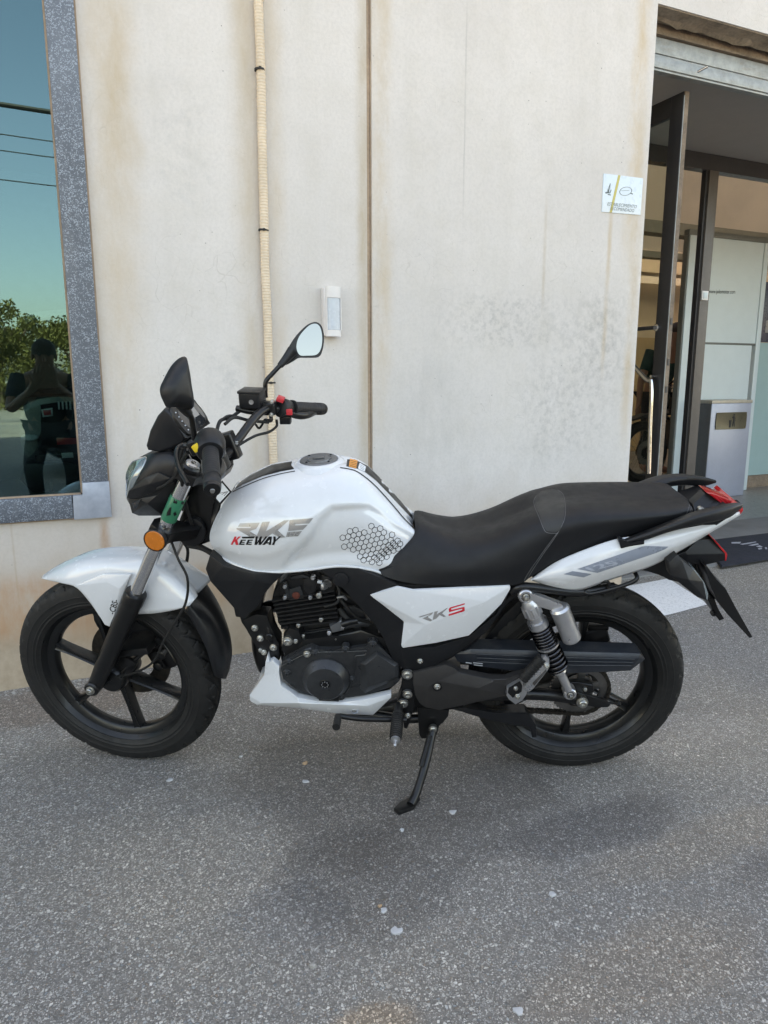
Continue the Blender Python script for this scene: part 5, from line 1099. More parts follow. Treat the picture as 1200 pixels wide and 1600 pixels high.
BADGE = [pix('D', q) for q in [(100, 545), (150, 400), (185, 350), (400, 325), (600, 335), (560, 400), (470, 500), (400, 560), (300, 590), (180, 575)]]
def tank_hook(G):
    for i in range(G.shape[0]):
        for j in range(G.shape[1]):
            p = toph(G[i, j]); d = sdist(p, KN); k = sstep(-2, 14, d)
            G[i, j, 1] -= .013*k
            G[i, j, 1] += .0028*sstep(-1, 9, sdist(p, BADGE))
    return G
st = [[(156, 198, 0), (150, 215, .030), (100, 285, .058), (42, 395, .082), (26, 480, .088), (62, 556, .084)],
      [(225, 155, 0), (222, 185, .045), (185, 270, .085), (135, 390, .120), (118, 500, .126), (150, 604, .110)],
      [(330, 108, 0), (325, 146, .050), (308, 240, .100), (280, 370, .138), (262, 500, .147), (270, 643, .125)],
      [(455, 80, 0), (452, 122, .050), (432, 230, .105), (412, 370, .143), (400, 500, .150), (400, 644, .125)],
      [(590, 64, 0), (590, 108, .050), (575, 215, .105), (555, 360, .141), (545, 490, .146), (545, 632, .122)],
      [(710, 68, 0), (706, 104, .050), (700, 205, .102), (685, 345, .136), (682, 480, .138), (695, 614, .118)],
      [(815, 95, 0), (800, 130, .049), (795, 225, .098), (795, 355, .130), (800, 480, .131), (820, 625, .113)],
      [(900, 168, 0), (882, 196, .047), (872, 275, .092), (878, 385, .122), (885, 500, .124), (905, 645, .108)],
      [(975, 250, 0), (962, 280, .044), (950, 345, .084), (960, 435, .112), (965, 530, .115), (975, 655, .102)],
      [(1050, 345, 0), (1040, 362, .040), (1032, 405, .074), (1038, 475, .096), (1035, 565, .102), (1035, 662, .094)],
      [(1083, 392, 0), (1092, 418, .038), (1092, 438, .064), (1085, 505, .086), (1072, 585, .092), (1070, 672, .088)]]
ys6 = [0, .05, .105, .145, .15, .125]
tank = shell('fuel_tank', 'D', st, ys6, M['white'], bike, 'B', 10, 12, 0, hook=tank_hook, sharp=180)
# lip along the lower edge of the tank
lip = [('D', (62, 556), .088), ('D', (150, 604), .114), ('D', (270, 643), .129), ('D', (400, 645), .129), ('D', (545, 633), .126), ('D', (695, 615), .122), ('D', (820, 626), .117), ('D', (905, 646), .112), ('D', (1000, 690), .105)]
tube('tank_seam', [un(c, q, y) for c, q, y in lip], .0035, M['white'], tank, 8)
# black centre bands and pinstripes
decal('tank_stripe', 'D', [[(165, 202), (178, 183), (240, 140), (350, 88), (455, 70), (450, 90), (466, 110), (400, 122), (300, 148), (200, 190), (158, 216)]], tank, M['black_film'], tank, .0007)
decal('tank_stripe', 'D', [[(742, 60), (780, 60), (850, 96), (930, 172), (1000, 252), (1078, 348), (1083, 372), (1040, 326), (960, 240), (890, 168), (820, 114), (737, 96)]], tank, M['black_film'], tank, .0007)
line_decal('pinstripe', 'D', [(146, 229), (200, 203), (300, 161), (400, 134), (470, 121)], 1.3, tank, M['black_film'], tank)
line_decal('pinstripe', 'D', [(705, 103), (750, 110), (800, 128), (885, 195), (980, 300), (1035, 365), (1090, 420)], 1.5, tank, M['black_film'], tank)
decal('warning_label', 'D', [[(756, 57), (795, 66), (788, 108), (750, 98)]], tank, M['orange_film'], tank, .001)
for k in range(4): line_decal('label_line', 'D', [(757, 66+9*k), (790, 74+9*k)], .6, tank, M['black_film'], tank, .0013)
decal('warning_label', 'D', [[(806, 78), (838, 98), (832, 124), (797, 108)]], tank, M['white_film'], tank, .001)
for k in range(3): line_decal('label_line', 'D', [(806, 88+8*k), (830, 101+8*k)], .4, tank, M['black_film'], tank, .0013)
# filler cap
bv = bvh_of(tank); d = (Mb @ raydir(pix('D', (593, 70)))).normalized(); loc, nrm, _, _ = bv.ray_cast(CAMB, d)
capn = Vector((nrm.x, 0, nrm.z)).normalized(); loc.y = 0
if capn.z < 0: capn = -capn
lathe('cap_collar', [(-.016, .072), (-.004, .064), (.002, .056), (.003, .050), (.002, .0485)], loc, capn, M['white'], tank, 48, cap=False, sharp=60)
cap = lathe('filler_cap', [(-.003, .0485), (.0035, .0482), (.005, .046), (.005, .033), (.0035, .032), (.0035, .030), (.006, .029), (.0065, .014), (.005, .013), (.005, .001)], loc, capn, M['cap'], bike, 48)
u_ = capn.cross(Vector((0, 1, 0))).normalized()
def capb(a, b, sx, sy, h=.008): 
    bm = bmesh.new(); Mx = Matrix((u_, Vector((0, 1, 0)), capn)).transposed(); b_box(bm, loc+u_*a+Vector((0, b, 0))+capn*h, (sx, sy, .004), Mx, .0012); return bm
fin('cap_flap', capb(0, 0, .030, .014), M['cap'], cap)
for k in range(4):
    an = R(45+90*k); bolt(loc+u_*math.cos(an)*.0395+Vector((0, math.sin(an)*.0395, 0))+capn*.004, .0026, capn, cap, 'black_metal', h=.003)
# honeycomb graphic
hexc = [(155, 350), (240, 335), (325, 315), (408, 295), (493, 270), (268, 250), (355, 232), (295, 392), (380, 372), (465, 352), (548, 333), (630, 313), (713, 292), (797, 270),
        (603, 170), (655, 230), (740, 208), (180, 490), (265, 470), (350, 453), (435, 432), (518, 412), (603, 393), (685, 372), (768, 352), (318, 533), (405, 512), (490, 492), (573, 472), (657, 452),
        (740, 432), (822, 412), (905, 390), (925, 305), (460, 570), (543, 550), (627, 532), (710, 512), (792, 492), (870, 468), (427, 645), (512, 628), (597, 608), (680, 590), (762, 570),
        (835, 540), (903, 505), (975, 478), (480, 700), (565, 682), (650, 660), (725, 632), (797, 600), (870, 575), (945, 550), (610, 728), (688, 690), (765, 665), (838, 648), (725, 740), (1012, 400), (1048, 447), (940, 437), (1020, 520)]
for hx, hy in hexc:
    V = [(math.cos(R(17.5+60*k)), math.sin(R(17.5+60*k))) for k in range(6)]; P = []
    for k in range(6):
        a, b = V[k], V[(k+1) % 6]; P.append([(hx+a[0]*53, hy+a[1]*53), (hx+b[0]*53, hy+b[1]*53), (hx+b[0]*44, hy+b[1]*44), (hx+a[0]*44, hy+a[1]*44)])
    decal('hexagon_print', 'Q', P, tank, M['black_film'], tank, .0007, 6)
# tank lettering
RK = [[(200, 142), (450, 132), (402, 212), (318, 238), (408, 290), (415, 330), (310, 302), (155, 212), (165, 200), (330, 200), (340, 184), (175, 184)],
      [(478, 125), (575, 120), (525, 240), (752, 104), (842, 100), (842, 100), (672, 230), (770, 316), (700, 322), (605, 268), (510, 330), (400, 330)],
      [(780, 103), (1115, 75), (1062, 143), (890, 153), (893, 167), (1048, 158), (985, 222), (800, 240), (780, 200)],
      [(790, 250), (975, 236), (925, 302), (775, 312)]]
RK[1] = [(478, 125), (575, 120), (525, 240), (752, 104), (815, 101), (672, 230), (770, 316), (700, 322), (605, 268), (510, 330), (400, 330)]
RK[2] = [(822, 100), (1115, 75), (1062, 143), (890, 153), (893, 167), (1048, 158), (985, 222), (800, 240)]
for P in RK: decal('tank_letter', 'P', [P], tank, M['silver_film'], tank, .0006, 5)
KW = [('red_film', [(135, 305), (160, 305), (147, 345), (185, 305), (215, 305), (168, 348), (182, 410), (148, 410), (138, 366), (118, 386), (112, 408), (85, 408)]),
      ('black_film', [(222, 308), (385, 304), (375, 328), (232, 330)]),
      ('black_film', [(213, 344), (277, 344), (272, 358), (232, 358), (228, 372), (262, 372), (258, 384), (222, 384), (216, 394), (262, 394), (256, 409), (186, 409)]),
      ('black_film', [(300, 344), (364, 344), (358, 358), (318, 358), (314, 372), (350, 372), (345, 384), (308, 384), (303, 394), (350, 394), (344, 409), (272, 409)]),
      ('black_film', [(398, 304), (425, 304), (415, 378), (455, 304), (478, 304), (462, 378), (520, 304), (548, 304), (462, 409), (432, 409), (436, 372), (412, 409), (382, 409)]),
      ('black_film', [(560, 304), (600, 304), (588, 409), (556, 409), (560, 392), (528, 392), (512, 409), (478, 409)]),
      ('black_film', [(618, 304), (645, 304), (650, 345), (688, 304), (715, 304), (645, 368), (628, 409), (598, 409), (618, 366)])]
for mt, P in KW: decal('tank_letter', 'P', [P], tank, M[mt], tank, .0009, 5)
decal('letter_gap', 'P', [[(566, 374), (574, 345), (568, 374)], [(545, 374), (571, 342), (566, 374)]], tank, M['white_film'], tank, .0011, 5)

# ---- seat
def seat_hook(G):
    # the outline seen against the wall is the far shoulder, so settle the crown until the far side meets it
    want = [toph(G[i, 0])[1] for i in range(G.shape[0])]
    ks = []
    for i in range(G.shape[0]):
        zb = G[i, -1, 2]; z0 = G[i, :, 2].copy(); lo, hi = .45, 1.0
        for _ in range(14):
            k = (lo+hi)/2; z = zb+(z0-zb)*k; far = min(toph((p[0], -p[1], q))[1] for p, q in zip(G[i], z))
            if far < want[i]: hi = k
            else: lo = k
        ks.append(k)
    n = len(ks); ks = [max(x, 1-.5*i/n*2.2) if i < 14 else x for i, x in enumerate(ks)]
    ks = [sum(ks[max(0, i-5):i+6])/len(ks[max(0, i-5):i+6]) for i in range(n)]
    for i in range(n): zb = G[i, -1, 2]; G[i, :, 2] = zb+(G[i, :, 2]-zb)*ks[i]
    return G
sc = lambda L: [(q[0], q[1], q[2]) for q in L]
st = [('G', [(303, 300, 0), (312, 345, .045), (302, 410, .072), (215, 505, .095), (112, 602, .110)]),
      ('G', [(350, 294, 0), (360, 340, .05), (340, 410, .082), (265, 520, .106), (150, 640, .120)]),
      ('G', [(500, 311, 0), (500, 355, .06), (485, 430, .100), (430, 550, .124), (300, 677, .130)]),
      ('G', [(650, 298, 0), (645, 350, .065), (630, 430, .108), (590, 560, .132), (500, 687, .134)]),
      ('G', [(800, 258, 0), (790, 315, .07), (775, 410, .114), (740, 550, .134), (680, 690, .134)]),
      ('G', [(930, 205, 0), (915, 270, .075), (895, 380, .118), (860, 540, .134), (820, 690, .132)]),
      ('G', [(1012, 170, 0), (1005, 240, .078), (990, 350, .120), (955, 510, .132), (905, 672, .130)]),
      ('H', [(185, 130, 0), (190, 185, .080), (190, 270, .122), (150, 400, .128), (88, 545, .122)]),
      ('H', [(330, 101, 0), (340, 150, .080), (340, 225, .122), (300, 330, .126), (240, 455, .118)]),
      ('H', [(560, 99, 0), (575, 140, .078), (580, 195, .116), (560, 270, .120), (520, 358, .112)]),
      ('H', [(720, 103, 0), (745, 132, .072), (765, 175, .104), (750, 235, .108), (720, 298, .100)]),
      ('H', [(800, 125, 0), (818, 140, .060), (838, 175, .088), (832, 220, .092), (820, 262, .086)]),
      ('H', [(830, 160, 0), (840, 168, .05), (852, 192, .072), (850, 225, .075), (842, 250, .07)])]
seat = shell('seat', 'G', st, [0, .06, .11, .13, .13], M['seat'], bike, 'B', 8, 7, 0, sharp=180, hook=seat_hook)
decal('seat_inset', 'G', [[(1008, 172), (1040, 160), (1075, 158), (1105, 168), (1128, 195), (1138, 240), (1138, 290), (1128, 340), (1110, 385), (1085, 393), (1040, 388), (1020, 365), (1000, 305), (975, 240), (972, 215), (985, 190)]], seat, M['seatpad'], seat, .0016)
line_decal('seat_stitching', 'G', [(1000, 178), (978, 200), (968, 225), (975, 260), (1000, 320), (1022, 375), (1042, 396), (1100, 400)], .55, seat, M['thread'], seat, .0012)
line_decal('seat_stitching', 'H', [(215, 138), (240, 160), (250, 205), (250, 255), (236, 300), (200, 360), (150, 430), (90, 520), (62, 575)], .55, seat, M['thread'], seat, .0012)
line_decal('seat_stitching', 'H', [(214, 335), (190, 365), (135, 440), (75, 525), (52, 570)], .5, seat, M['thread'], seat, .0012)
line_decal('seat_stitching', 'H', [(800, 128), (822, 155), (830, 190), (828, 220), (815, 250)], .5, seat, M['thread'], seat, .0012)
line_decal('seat_stitching', 'H', [(812, 125), (835, 155), (842, 190), (838, 222), (828, 250)], .5, seat, M['thread'], seat, .0012)
prism('seat_base', 'G', [(112, 600), (150, 645), (300, 682), (500, 692), (820, 695), (880, 700), (870, 640), (400, 600), (250, 560)], .112, .22, M['black_plastic'], bike, .003)

# ---- side covers
facet('frame_cover', 'G', [(-218, 600, .118), (-110, 588, .122), (0, 596, .126), (215, 681, .130), (60, 745, .132), (130, 790, .134), (246, 890, .134), (232, 1032, .134), (420, 1030, .134), (610, 968, .134), (760, 850, .132), (842, 690, .130),
        (790, 830, .126), (700, 950, .126), (520, 1075, .122), (420, 1130, .120), (270, 1165, .118), (190, 1100, .118), (140, 980, .118), (80, 890, .118), (0, 800, .118), (-70, 720, .118), (-140, 660, .118)],
      [(0, 1, 21, 22), (1, 2, 3, 4, 20, 21), (4, 5, 19, 20), (5, 6, 18, 19), (6, 7, 16, 17, 18), (7, 8, 15, 16), (8, 9, 14, 15), (9, 10, 13, 14), (10, 11, 12, 13)], .03, M['black_plastic'], bike)
prism('cover_backing', 'G', [(215, 683), (840, 692), (800, 800), (610, 968), (232, 1030), (250, 890), (62, 745)], .126, .10, M['black_plastic'], bike, .001)
ubolt('G', (340, 1104), .124, .006)
lathe('cover_boss', [(-.004, .019), (.001, .019), (.0015, .017)], un('E', (610, 92), .126), BYv, M['black_plastic'], bike, 32)
facet('side_cover', 'G', [(62, 742, .136), (215, 697, .142), (300, 715, .146), (838, 690, .138), (838, 708, .138), (790, 790, .138), (700, 880, .138), (610, 965, .138), (430, 1005, .138), (245, 1034, .137), (235, 1020, .137), (250, 888, .138), (140, 800, .137), (372, 905, .152), (700, 778, .150)],
      [(0, 1, 2, 13), (2, 3, 14), (2, 14, 13), (3, 4, 5, 6, 14), (14, 6, 7, 8, 13), (8, 9, 10, 13), (10, 11, 13), (11, 12, 13), (12, 0, 13)], .008, M['white'], bike, bev=.003, sharp=30)
sc_ = bpy.data.objects['side_cover']
TR = [('lgrey2', [(50, 458), (375, 345), (330, 400), (235, 448), (330, 505), (375, 430), (385, 340), (455, 325), (435, 400), (430, 405), (660, 262), (540, 375), (635, 440), (570, 455), (490, 415), (430, 500), (300, 545), (140, 480), (180, 462), (270, 425), (280, 410), (90, 460)])]
decal('cover_letter', 'T', [[(50, 450), (360, 350), (335, 395), (240, 450), (325, 505), (345, 515), (300, 545), (135, 482), (175, 462), (290, 405), (270, 403), (85, 462)]], sc_, M['silver_film'], sc_, .0006, 4)
decal('cover_letter', 'T', [[(385, 342), (455, 325), (430, 400), (635, 268), (665, 262), (545, 378), (630, 440), (575, 452), (492, 412), (420, 490), (345, 515)]], sc_, M['silver_film'], sc_, .0006, 4)
decal('cover_letter', 'T', [[(680, 290), (710, 252), (1015, 165), (1018, 190), (735, 275), (735, 305), (1010, 238), (1015, 320), (985, 340), (680, 432), (680, 395), (960, 305), (965, 278), (690, 352)]], sc_, M['red_film'], sc_, .0006, 4)
# panel ahead of the engine
facet('tank_shroud', '0', [(328, 867, .120), (350, 885, .134), (395, 895, .140), (446, 895, .130), (425, 914, .130), (412, 930, .126), (402, 948, .122), (383, 966, .118), (368, 964, .114), (365, 950, .120), (328, 908, .124), (321, 889, .114), (400, 908, .144), (378, 940, .128)],
      [(0, 1, 10, 11), (1, 2, 12, 10), (2, 3, 4, 12), (4, 5, 13, 12), (5, 6, 7, 13), (7, 8, 9, 13), (9, 10, 12, 13)], .05, M['black_plastic'], bike, bev=.003)

# ---- tail
rows = []
T0 = [[(87, 553), (87, 556), (89, 558), (92, 561)], [(200, 477), (192, 515), (200, 555), (212, 600)], [(330, 420), (310, 480), (315, 540), (320, 606)], [(490, 366), (475, 430), (470, 500), (452, 562)],
      [(640, 345), (640, 395), (640, 450), (640, 500)], [(800, 318), (792, 355), (780, 395), (772, 432)], [(950, 286), (935, 308), (920, 332), (908, 352)], [(1066, 236), (1068, 240), (1071, 246), (1074, 252)]]
TY = [(.112, .116, .118, .112), (.118, .132, .136, .116), (.122, .138, .144, .118), (.124, .140, .144, .118), (.122, .136, .138, .116), (.114, .126, .128, .110), (.098, .108, .110, .098), (.080, .082, .082, .078)]
G = np.array([[un('H', q, y) for q, y in zip(r, yy)] for r, yy in zip(T0, TY)], float)
G = catmull(catmull(G, 6), 6, 1)
for sy in (1, -1):
    G2 = G.copy(); G2[..., 1] *= sy
    bm, V = loft_bm(G2); bmesh.ops.recalc_face_normals(bm, faces=bm.faces)
    if sum(f.normal.y for f in bm.faces)*sy < 0: bmesh.ops.reverse_faces(bm, faces=bm.faces)
    o = fin('tail_panel', bm, M['white'], bike, 60, recalc=False); md = o.modifiers.new('thickness', 'SOLIDIFY'); md.thickness = .006; md.offset = -1
    if sy == 1: tail = o
decal('tail_stripe', 'U', [[(200, 310), (840, 88), (880, 82), (1100, 88), (1075, 110), (980, 150), (400, 347)]], tail, M['grey_film'], tail, .0007)
decal('tail_stripe', 'U', [[(65, 360), (155, 330), (345, 358), (265, 391)]], tail, M['grey_film'], tail, .0007)
film('tail_digit', text_quad('125', 'U', (345, 330), (622, 256), (272, 298), bold=.03), tail, M['digit_film'], tail, .0011, 3)
prism('rear_frame_tray', 'H', [(100, 560), (340, 430), (600, 350), (900, 300), (1050, 245), (900, 340), (770, 425), (640, 490), (450, 550), (320, 590), (200, 590)], .105, .21, M['black_plastic'], bike, .003)
# grab rails
def rail(pts, sy, name='grab_rail'):
    Gp = [[un('H', (q[0], q[1]), q[2]) for q in r] for r in pts]; Gp = np.array(Gp, float); Gp = catmull(catmull(Gp, 5), 4, 1)
    if sy < 0: Gp[..., 1] *= -1
    bm, V = loft_bm(Gp, True)
    bm.faces.new([v for v in V[0]]); bm.faces.new([v for v in V[-1]][::-1]); return fin(name, bm, M['black_plastic'], bike, 55)
RL = [[(512, 372, .128), (514, 384, .136), (528, 396, .134), (545, 392, .118), (530, 372, .112)],
      [(600, 335, .120), (605, 352, .140), (625, 372, .140), (640, 352, .118), (620, 335, .110)],
      [(720, 288, .116), (720, 310, .142), (735, 335, .142), (745, 312, .116), (735, 290, .108)],
      [(850, 238, .112), (850, 264, .142), (860, 302, .140), (868, 278, .112), (860, 245, .104)],
      [(950, 212, .104), (950, 238, .134), (958, 284, .130), (965, 255, .104), (958, 220, .098)],
      [(1035, 197, .092), (1030, 222, .114), (1022, 265, .110), (1040, 238, .090), (1040, 205, .086)],
      [(1082, 198, .082), (1082, 208, .088), (1078, 220, .086), (1080, 210, .080), (1082, 202, .079)]]
rail(RL, 1); rail(RL, -1)
prism('rail_bracket', 'H', [(497, 362), (512, 372), (560, 388), (622, 372), (620, 392), (560, 400), (512, 412)], .143, .02, M['black_plastic'], bike, .0015)
# tail lamp fairing
facet('tail_fairing', 'H', [(848, 205, .03), (905, 153, .02), (960, 175, .02), (1040, 205, .03), (1080, 203, .07), (1060, 235, .075), (950, 262, .07), (860, 260, .06)], [(0, 1, 2, 7), (2, 3, 6, 7), (3, 4, 5, 6)], .03, M['black_plastic'], bike)
prism('tail_lamp', 'H', [(915, 152), (945, 156), (1052, 195), (1040, 204), (985, 203), (955, 180)], .030, .06, M['red_lens'], bike, .002)
for k in range(3): prism('lamp_rib', 'H', [(945+28*k, 163+11*k), (949+28*k, 164+11*k), (985+20*k, 199+1*k), (981+20*k, 199+1*k)], .0315, .002, M['red_film'], bike, .0003)
prism('tail_lamp_tip', 'H', [(1066, 232), (1084, 220), (1084, 235), (1070, 254)], .083, .16, M['red_lens'], bike, .002)
ubolt('H', (886, 232), .06, .006)
# rear lamp body, mudguard and plate carrier
facet('number_plate_light', 'H', [(722, 462, .065), (815, 425, .065), (870, 372, .055), (943, 366, .055), (1002, 430, .065), (1004, 466, .065), (900, 490, .065), (810, 478, .065), (820, 440, .068), (990, 437, .067)],
      [(0, 1, 8, 7), (1, 2, 8), (2, 3, 4, 9, 8), (9, 5, 6, 7, 8), (4, 5, 9)], .12, M['black_plastic'], bike)
prism('lamp_lens_edge', 'H', [(938, 364), (946, 366), (1004, 428), (1010, 440), (1004, 470), (998, 470), (1000, 434)], .067, .13, M['red_lens'], bike, .001)
prism('rear_mudguard', 'H', [(590, 512), (740, 445), (800, 425), (840, 470), (870, 520), (860, 560), (800, 575), (735, 560), (680, 525), (640, 512)], .045, .09, M['black_plastic'], bike, .004)
facet('turn_signal', 'H', [(735, 480, .150), (775, 440, .145), (800, 470, .15), (850, 510, .152), (895, 565, .152), (915, 620, .15), (916, 655, .15), (870, 640, .155), (800, 585, .158), (745, 540, .156), (830, 560, .170)],
      [(0, 1, 2, 10, 9), (2, 3, 10), (3, 4, 10), (4, 5, 6, 10), (6, 7, 10), (7, 8, 10), (8, 9, 10)], .035, M['black_plastic'], bike)
prism('turn_signal_lens', 'H', [(850, 512), (862, 515), (902, 570), (920, 622), (918, 652), (910, 650), (905, 600), (890, 565)], .152, .04, M['lens'], bike, .001)
tube('signal_stalk', [un('H', (760, 500), .145), un('H', (770, 480), .04)], .012, M['black_plastic'], bike, 10)
prism('plate_bracket', 'H', [(860, 480), (905, 480), (950, 620), (958, 645), (925, 655), (905, 610), (870, 560)], .03, .06, M['black_metal'], bike, .002)
prism('number_plate_holder', 'H', [(900, 490), (912, 488), (958, 560), (1000, 595), (1050, 690), (1128, 826), (1114, 832), (1010, 720), (965, 660), (935, 600)], .10, .20, M['black_metal'], bike, .0015)
prism('plate_reinforcement', 'H', [(920, 655), (950, 645), (965, 690), (996, 742), (972, 750), (945, 715)], .04, .08, M['black_metal'], bike, .002)
for q in ((945, 718), (990, 678), (930, 640)): ubolt('H', q, .045, .005, mat='black_metal')
tube('luggage_hook', [un('H', (395, 588), .10), un('H', (345, 612), .115), (un('H', (370, 622), .12)), un('H', (470, 600), .12), un('H', (560, 570), .12), un('H', (585, 550), .118), un('H', (578, 525), .10)], .0055, M['black_metal'], bike, 10)
tube('luggage_hook', [un('H', (400, 580), .11), un('H', (435, 562), .12), un('H', (455, 575), .12), un('H', (450, 600), .12)], .004, M['black_metal'], bike, 8)
# ---- engine
def plate(name, c, pts, y, t, mat='case', bev=.003, parent=None, **k): return prism(name, c, pts, y, t, M[mat], parent or bike, bev, **k)
plate('cylinder_block', 'E', [(245, 215), (560, 160), (590, 400), (600, 460), (400, 490), (330, 400), (262, 330)], .052, .104, 'fin')
plate('cylinder_head', 'E', [(240, 150), (290, 80), (330, 55), (420, 45), (470, 60), (560, 150), (575, 215), (250, 240), (225, 215)], .062, .124, 'fin', .006)
plate('head_cover', 'E', [(270, 110), (330, 60), (420, 50), (480, 90), (470, 160), (430, 205), (320, 205), (275, 180)], .072, .144, 'black_metal', .006)
plate('cover_plate', 'E', [(315, 150), (385, 125), (405, 180), (400, 195), (325, 205)], .078, .02, 'case', .002)
lathe('head_plug', [(-.004, .0105), (.001, .0105), (.0016, .009)], un('E', (362, 178), .0785), BYv, M['rust'], bike, 28)
ubolt('E', (488, 180), .085, .006)
for k in range(8):
    x0 = 228+7*k; y0 = 208+21*k; x1 = 575+3*k; y1 = 150+24*k
    a, b, c2, d2 = (x0, y0), (x1, y1), (x1+1, y1+8), (x0+3, y0+9)
    prism('cooling_fin', 'E', [a, b, c2, d2], .080, .160, M['fin'], bike, .0008)
for q, r in (((500, 312), .0045), ((375, 345), .0045), ((400, 402), .004)): ubolt('E', q, .083, r)
lathe('intake_flange', [(-.03, .013), (.0, .014), (.003, .017), (.008, .017), (.010, .015), (.014, .013)], un('E', (522, 122), .05), (Vector((-.55, .75, .1))), M['alu'], bike, 28)
tube('carburettor', [un('E', (560, 130), .03), un('E', (640, 175), .03), un('E', (720, 200), .03)], .024, M['black_metal'], bike, 16)
plate('float_bowl', 'E', [(600, 190), (700, 210), (730, 290), (660, 330), (600, 290)], .045, .07, 'black_metal')
plate('bowl_plate', 'E', [(690, 290), (740, 280), (770, 340), (720, 360)], .055, .03, 'sprocket', .003)
st_ = tube('starter_motor', [un('E', (560, 360), .07), un('E', (680, 330), .07), un('E', (760, 330), .06)], .012, M['case'], bike, 16); st_.name = 'coolant_fitting'
plate('fitting_block', 'E', [(545, 345), (590, 335), (612, 312), (625, 370), (560, 385)], .088, .03, 'cap', .003)
tube('fitting_hose', [un('E', (615, 338), .085), un('E', (650, 325), .085), un('E', (700, 315), .08)], .009, M['black_metal'], bike, 12)
bm = bmesh.new(); b_tube(bm, [un('E', (330, 440), .075), un('E', (400, 420), .08), un('E', (560, 405), .08), un('E', (700, 395), .08), un('E', (880, 410), .075)], .006, 8); fin('engine_wire', bm, M['rubber'], bike)
# castings, clips and hoses round the cylinder
for k in range(4):
    plate('casting_rib', 'E', [(365+6*k, 392+17*k), (555, 362+20*k), (556, 368+20*k), (366+6*k, 399+17*k)], .066, .02, 'case', .001)
plate('cylinder_foot', 'E', [(360, 380), (560, 350), (585, 400), (560, 440), (420, 465), (375, 430)], .060, .06, 'fin', .004)
for q, r in (((300, 130), .004), ((455, 80), .0045), ((300, 190), .004), ((440, 190), .004), ((545, 385), .0045), ((620, 350), .004)): ubolt('E', q, .086, r, mat='alu')
plate('head_rib', 'E', [(330, 78), (400, 62), (440, 80), (445, 92), (400, 76), (335, 92)], .080, .03, 'case', .002)
plate('head_rib', 'E', [(290, 110), (310, 100), (330, 190), (312, 196)], .080, .03, 'case', .002)
plate('rocker_cover', 'E', [(400, 90), (450, 75), (478, 110), (470, 160), (425, 180), (405, 150)], .082, .03, 'fin', .005)
tube('spark_lead', [un('E', (520, 240), .085), un('E', (590, 215), .09), un('E', (600, 150), .08), un('E', (560, 80), .06), un('E', (480, 50), .03)], .0042, M['rubber'], bike, 8)
tube('fuel_hose', [un('E', (590, 180), .08), un('E', (640, 240), .085), un('E', (700, 300), .08), un('E', (780, 330), .07)], .0045, M['rubber'], bike, 8)
tube('air_hose', [un('E', (600, 250), .06), un('E', (640, 300), .07), un('E', (720, 360), .07), un('E', (840, 390), .06)], .009, M['rubber'], bike, 10)
tube('hose_clip', [un('E', (505, 105), .088), un('E', (480, 100), .088)], .005, M['lgrey_film'], bike, 8)
tube('wire_loom', [un('E', (590, 190), .09), un('E', (620, 185), .092), un('E', (640, 200), .09)], .004, M['cap'], bike, 8)
ubolt('E', (690, 388), .085, .0055, mat='cap'); ubolt('E', (582, 414), .09, .0025); ubolt('E', (850, 393), .08, .003, mat='rust')
plate('carburettor_body', 'E', [(620, 250), (680, 235), (730, 262), (760, 330), (700, 350), (640, 320)], .060, .05, 'case', .004)
plate('lower_bracket', 'E', [(590, 395), (840, 385), (850, 410), (700, 425), (600, 425)], .080, .03, 'black_metal', .003)
# crankcase body behind the covers
plate('crankcase', 'E', [(285, 560), (300, 480), (330, 430), (420, 420), (600, 400), (720, 370), (860, 420), (930, 560), (940, 640), (860, 720), (640, 755), (480, 750), (420, 720), (300, 650)], .095, .19, 'black_metal', .006)
cc = plate('crankcase_cover', 'W', [(266, 400), (275, 350), (320, 318), (440, 255), (490, 238), (545, 262), (640, 265), (705, 258), (735, 240), (770, 258), (895, 240), (895, 198), (965, 200), (1000, 260), (1125, 352), (1130, 480), (1090, 520), (860, 585), (790, 600), (730, 590), (700, 620), (540, 628), (525, 580), (430, 570), (345, 515), (285, 470)], .116, .035, 'case', .005)
facet('sprocket_cover', 'W', [(842, 350, .118), (965, 265, .118), (1120, 352, .118), (1125, 460, .118), (880, 568, .118), (842, 540, .118), (880, 365, .130), (970, 292, .130), (1090, 375, .130), (1098, 452, .130), (895, 525, .130)],
      [(0, 1, 7, 6), (1, 2, 8, 7), (2, 3, 9, 8), (3, 4, 10, 9), (4, 5, 0, 6, 10), (6, 7, 8, 9, 10)], .012, M['case'], cc, bev=.0025)
gc = un('W', (597, 473), .116)
gcov = lathe('generator_cover', [(-.005, .0655), (.004, .0645), (.008, .062), (.022, .0515), (.025, .049), (.0255, .047)], gc-Vector((0, 0, -.004)), BYv, M['case'], bike, 72, sharp=24)
lathe('cover_emblem', [(.024, .0150), (.027, .0150), (.0275, .0140), (.0262, .0130), (.0262, .0045), (.028, .0040), (.028, .0005)], gc-Vector((0, 0, -.004)), BYv, M['black_metal'], gcov, 36)
for k in range(8):
    an = R(45*k); bolt(gc+Vector((math.cos(an)*.0085, .0262, .004+math.sin(an)*.0085)), .0012, BYv, gcov, 'alu', h=.0015)
for q in ((328, 346), (521, 280), (737, 254), (935, 218), (785, 470), (703, 598), (316, 425), (1095, 428)):
    p = un('W', q, .119); lathe('bolt_boss', [(-.02, .0115), (-.001, .0105), (.0, .0095)], p, BYv, M['case'], cc, 20); bolt(p, .0052, BYv, cc, 'case', h=.006)
tube('cover_seam', [un('W', q, .1175) for q in ((895, 245), (880, 290), (812, 300), (803, 345), (800, 420), (790, 460), (770, 520), (735, 575), (728, 600))], .0022, M['case'], cc, 6)
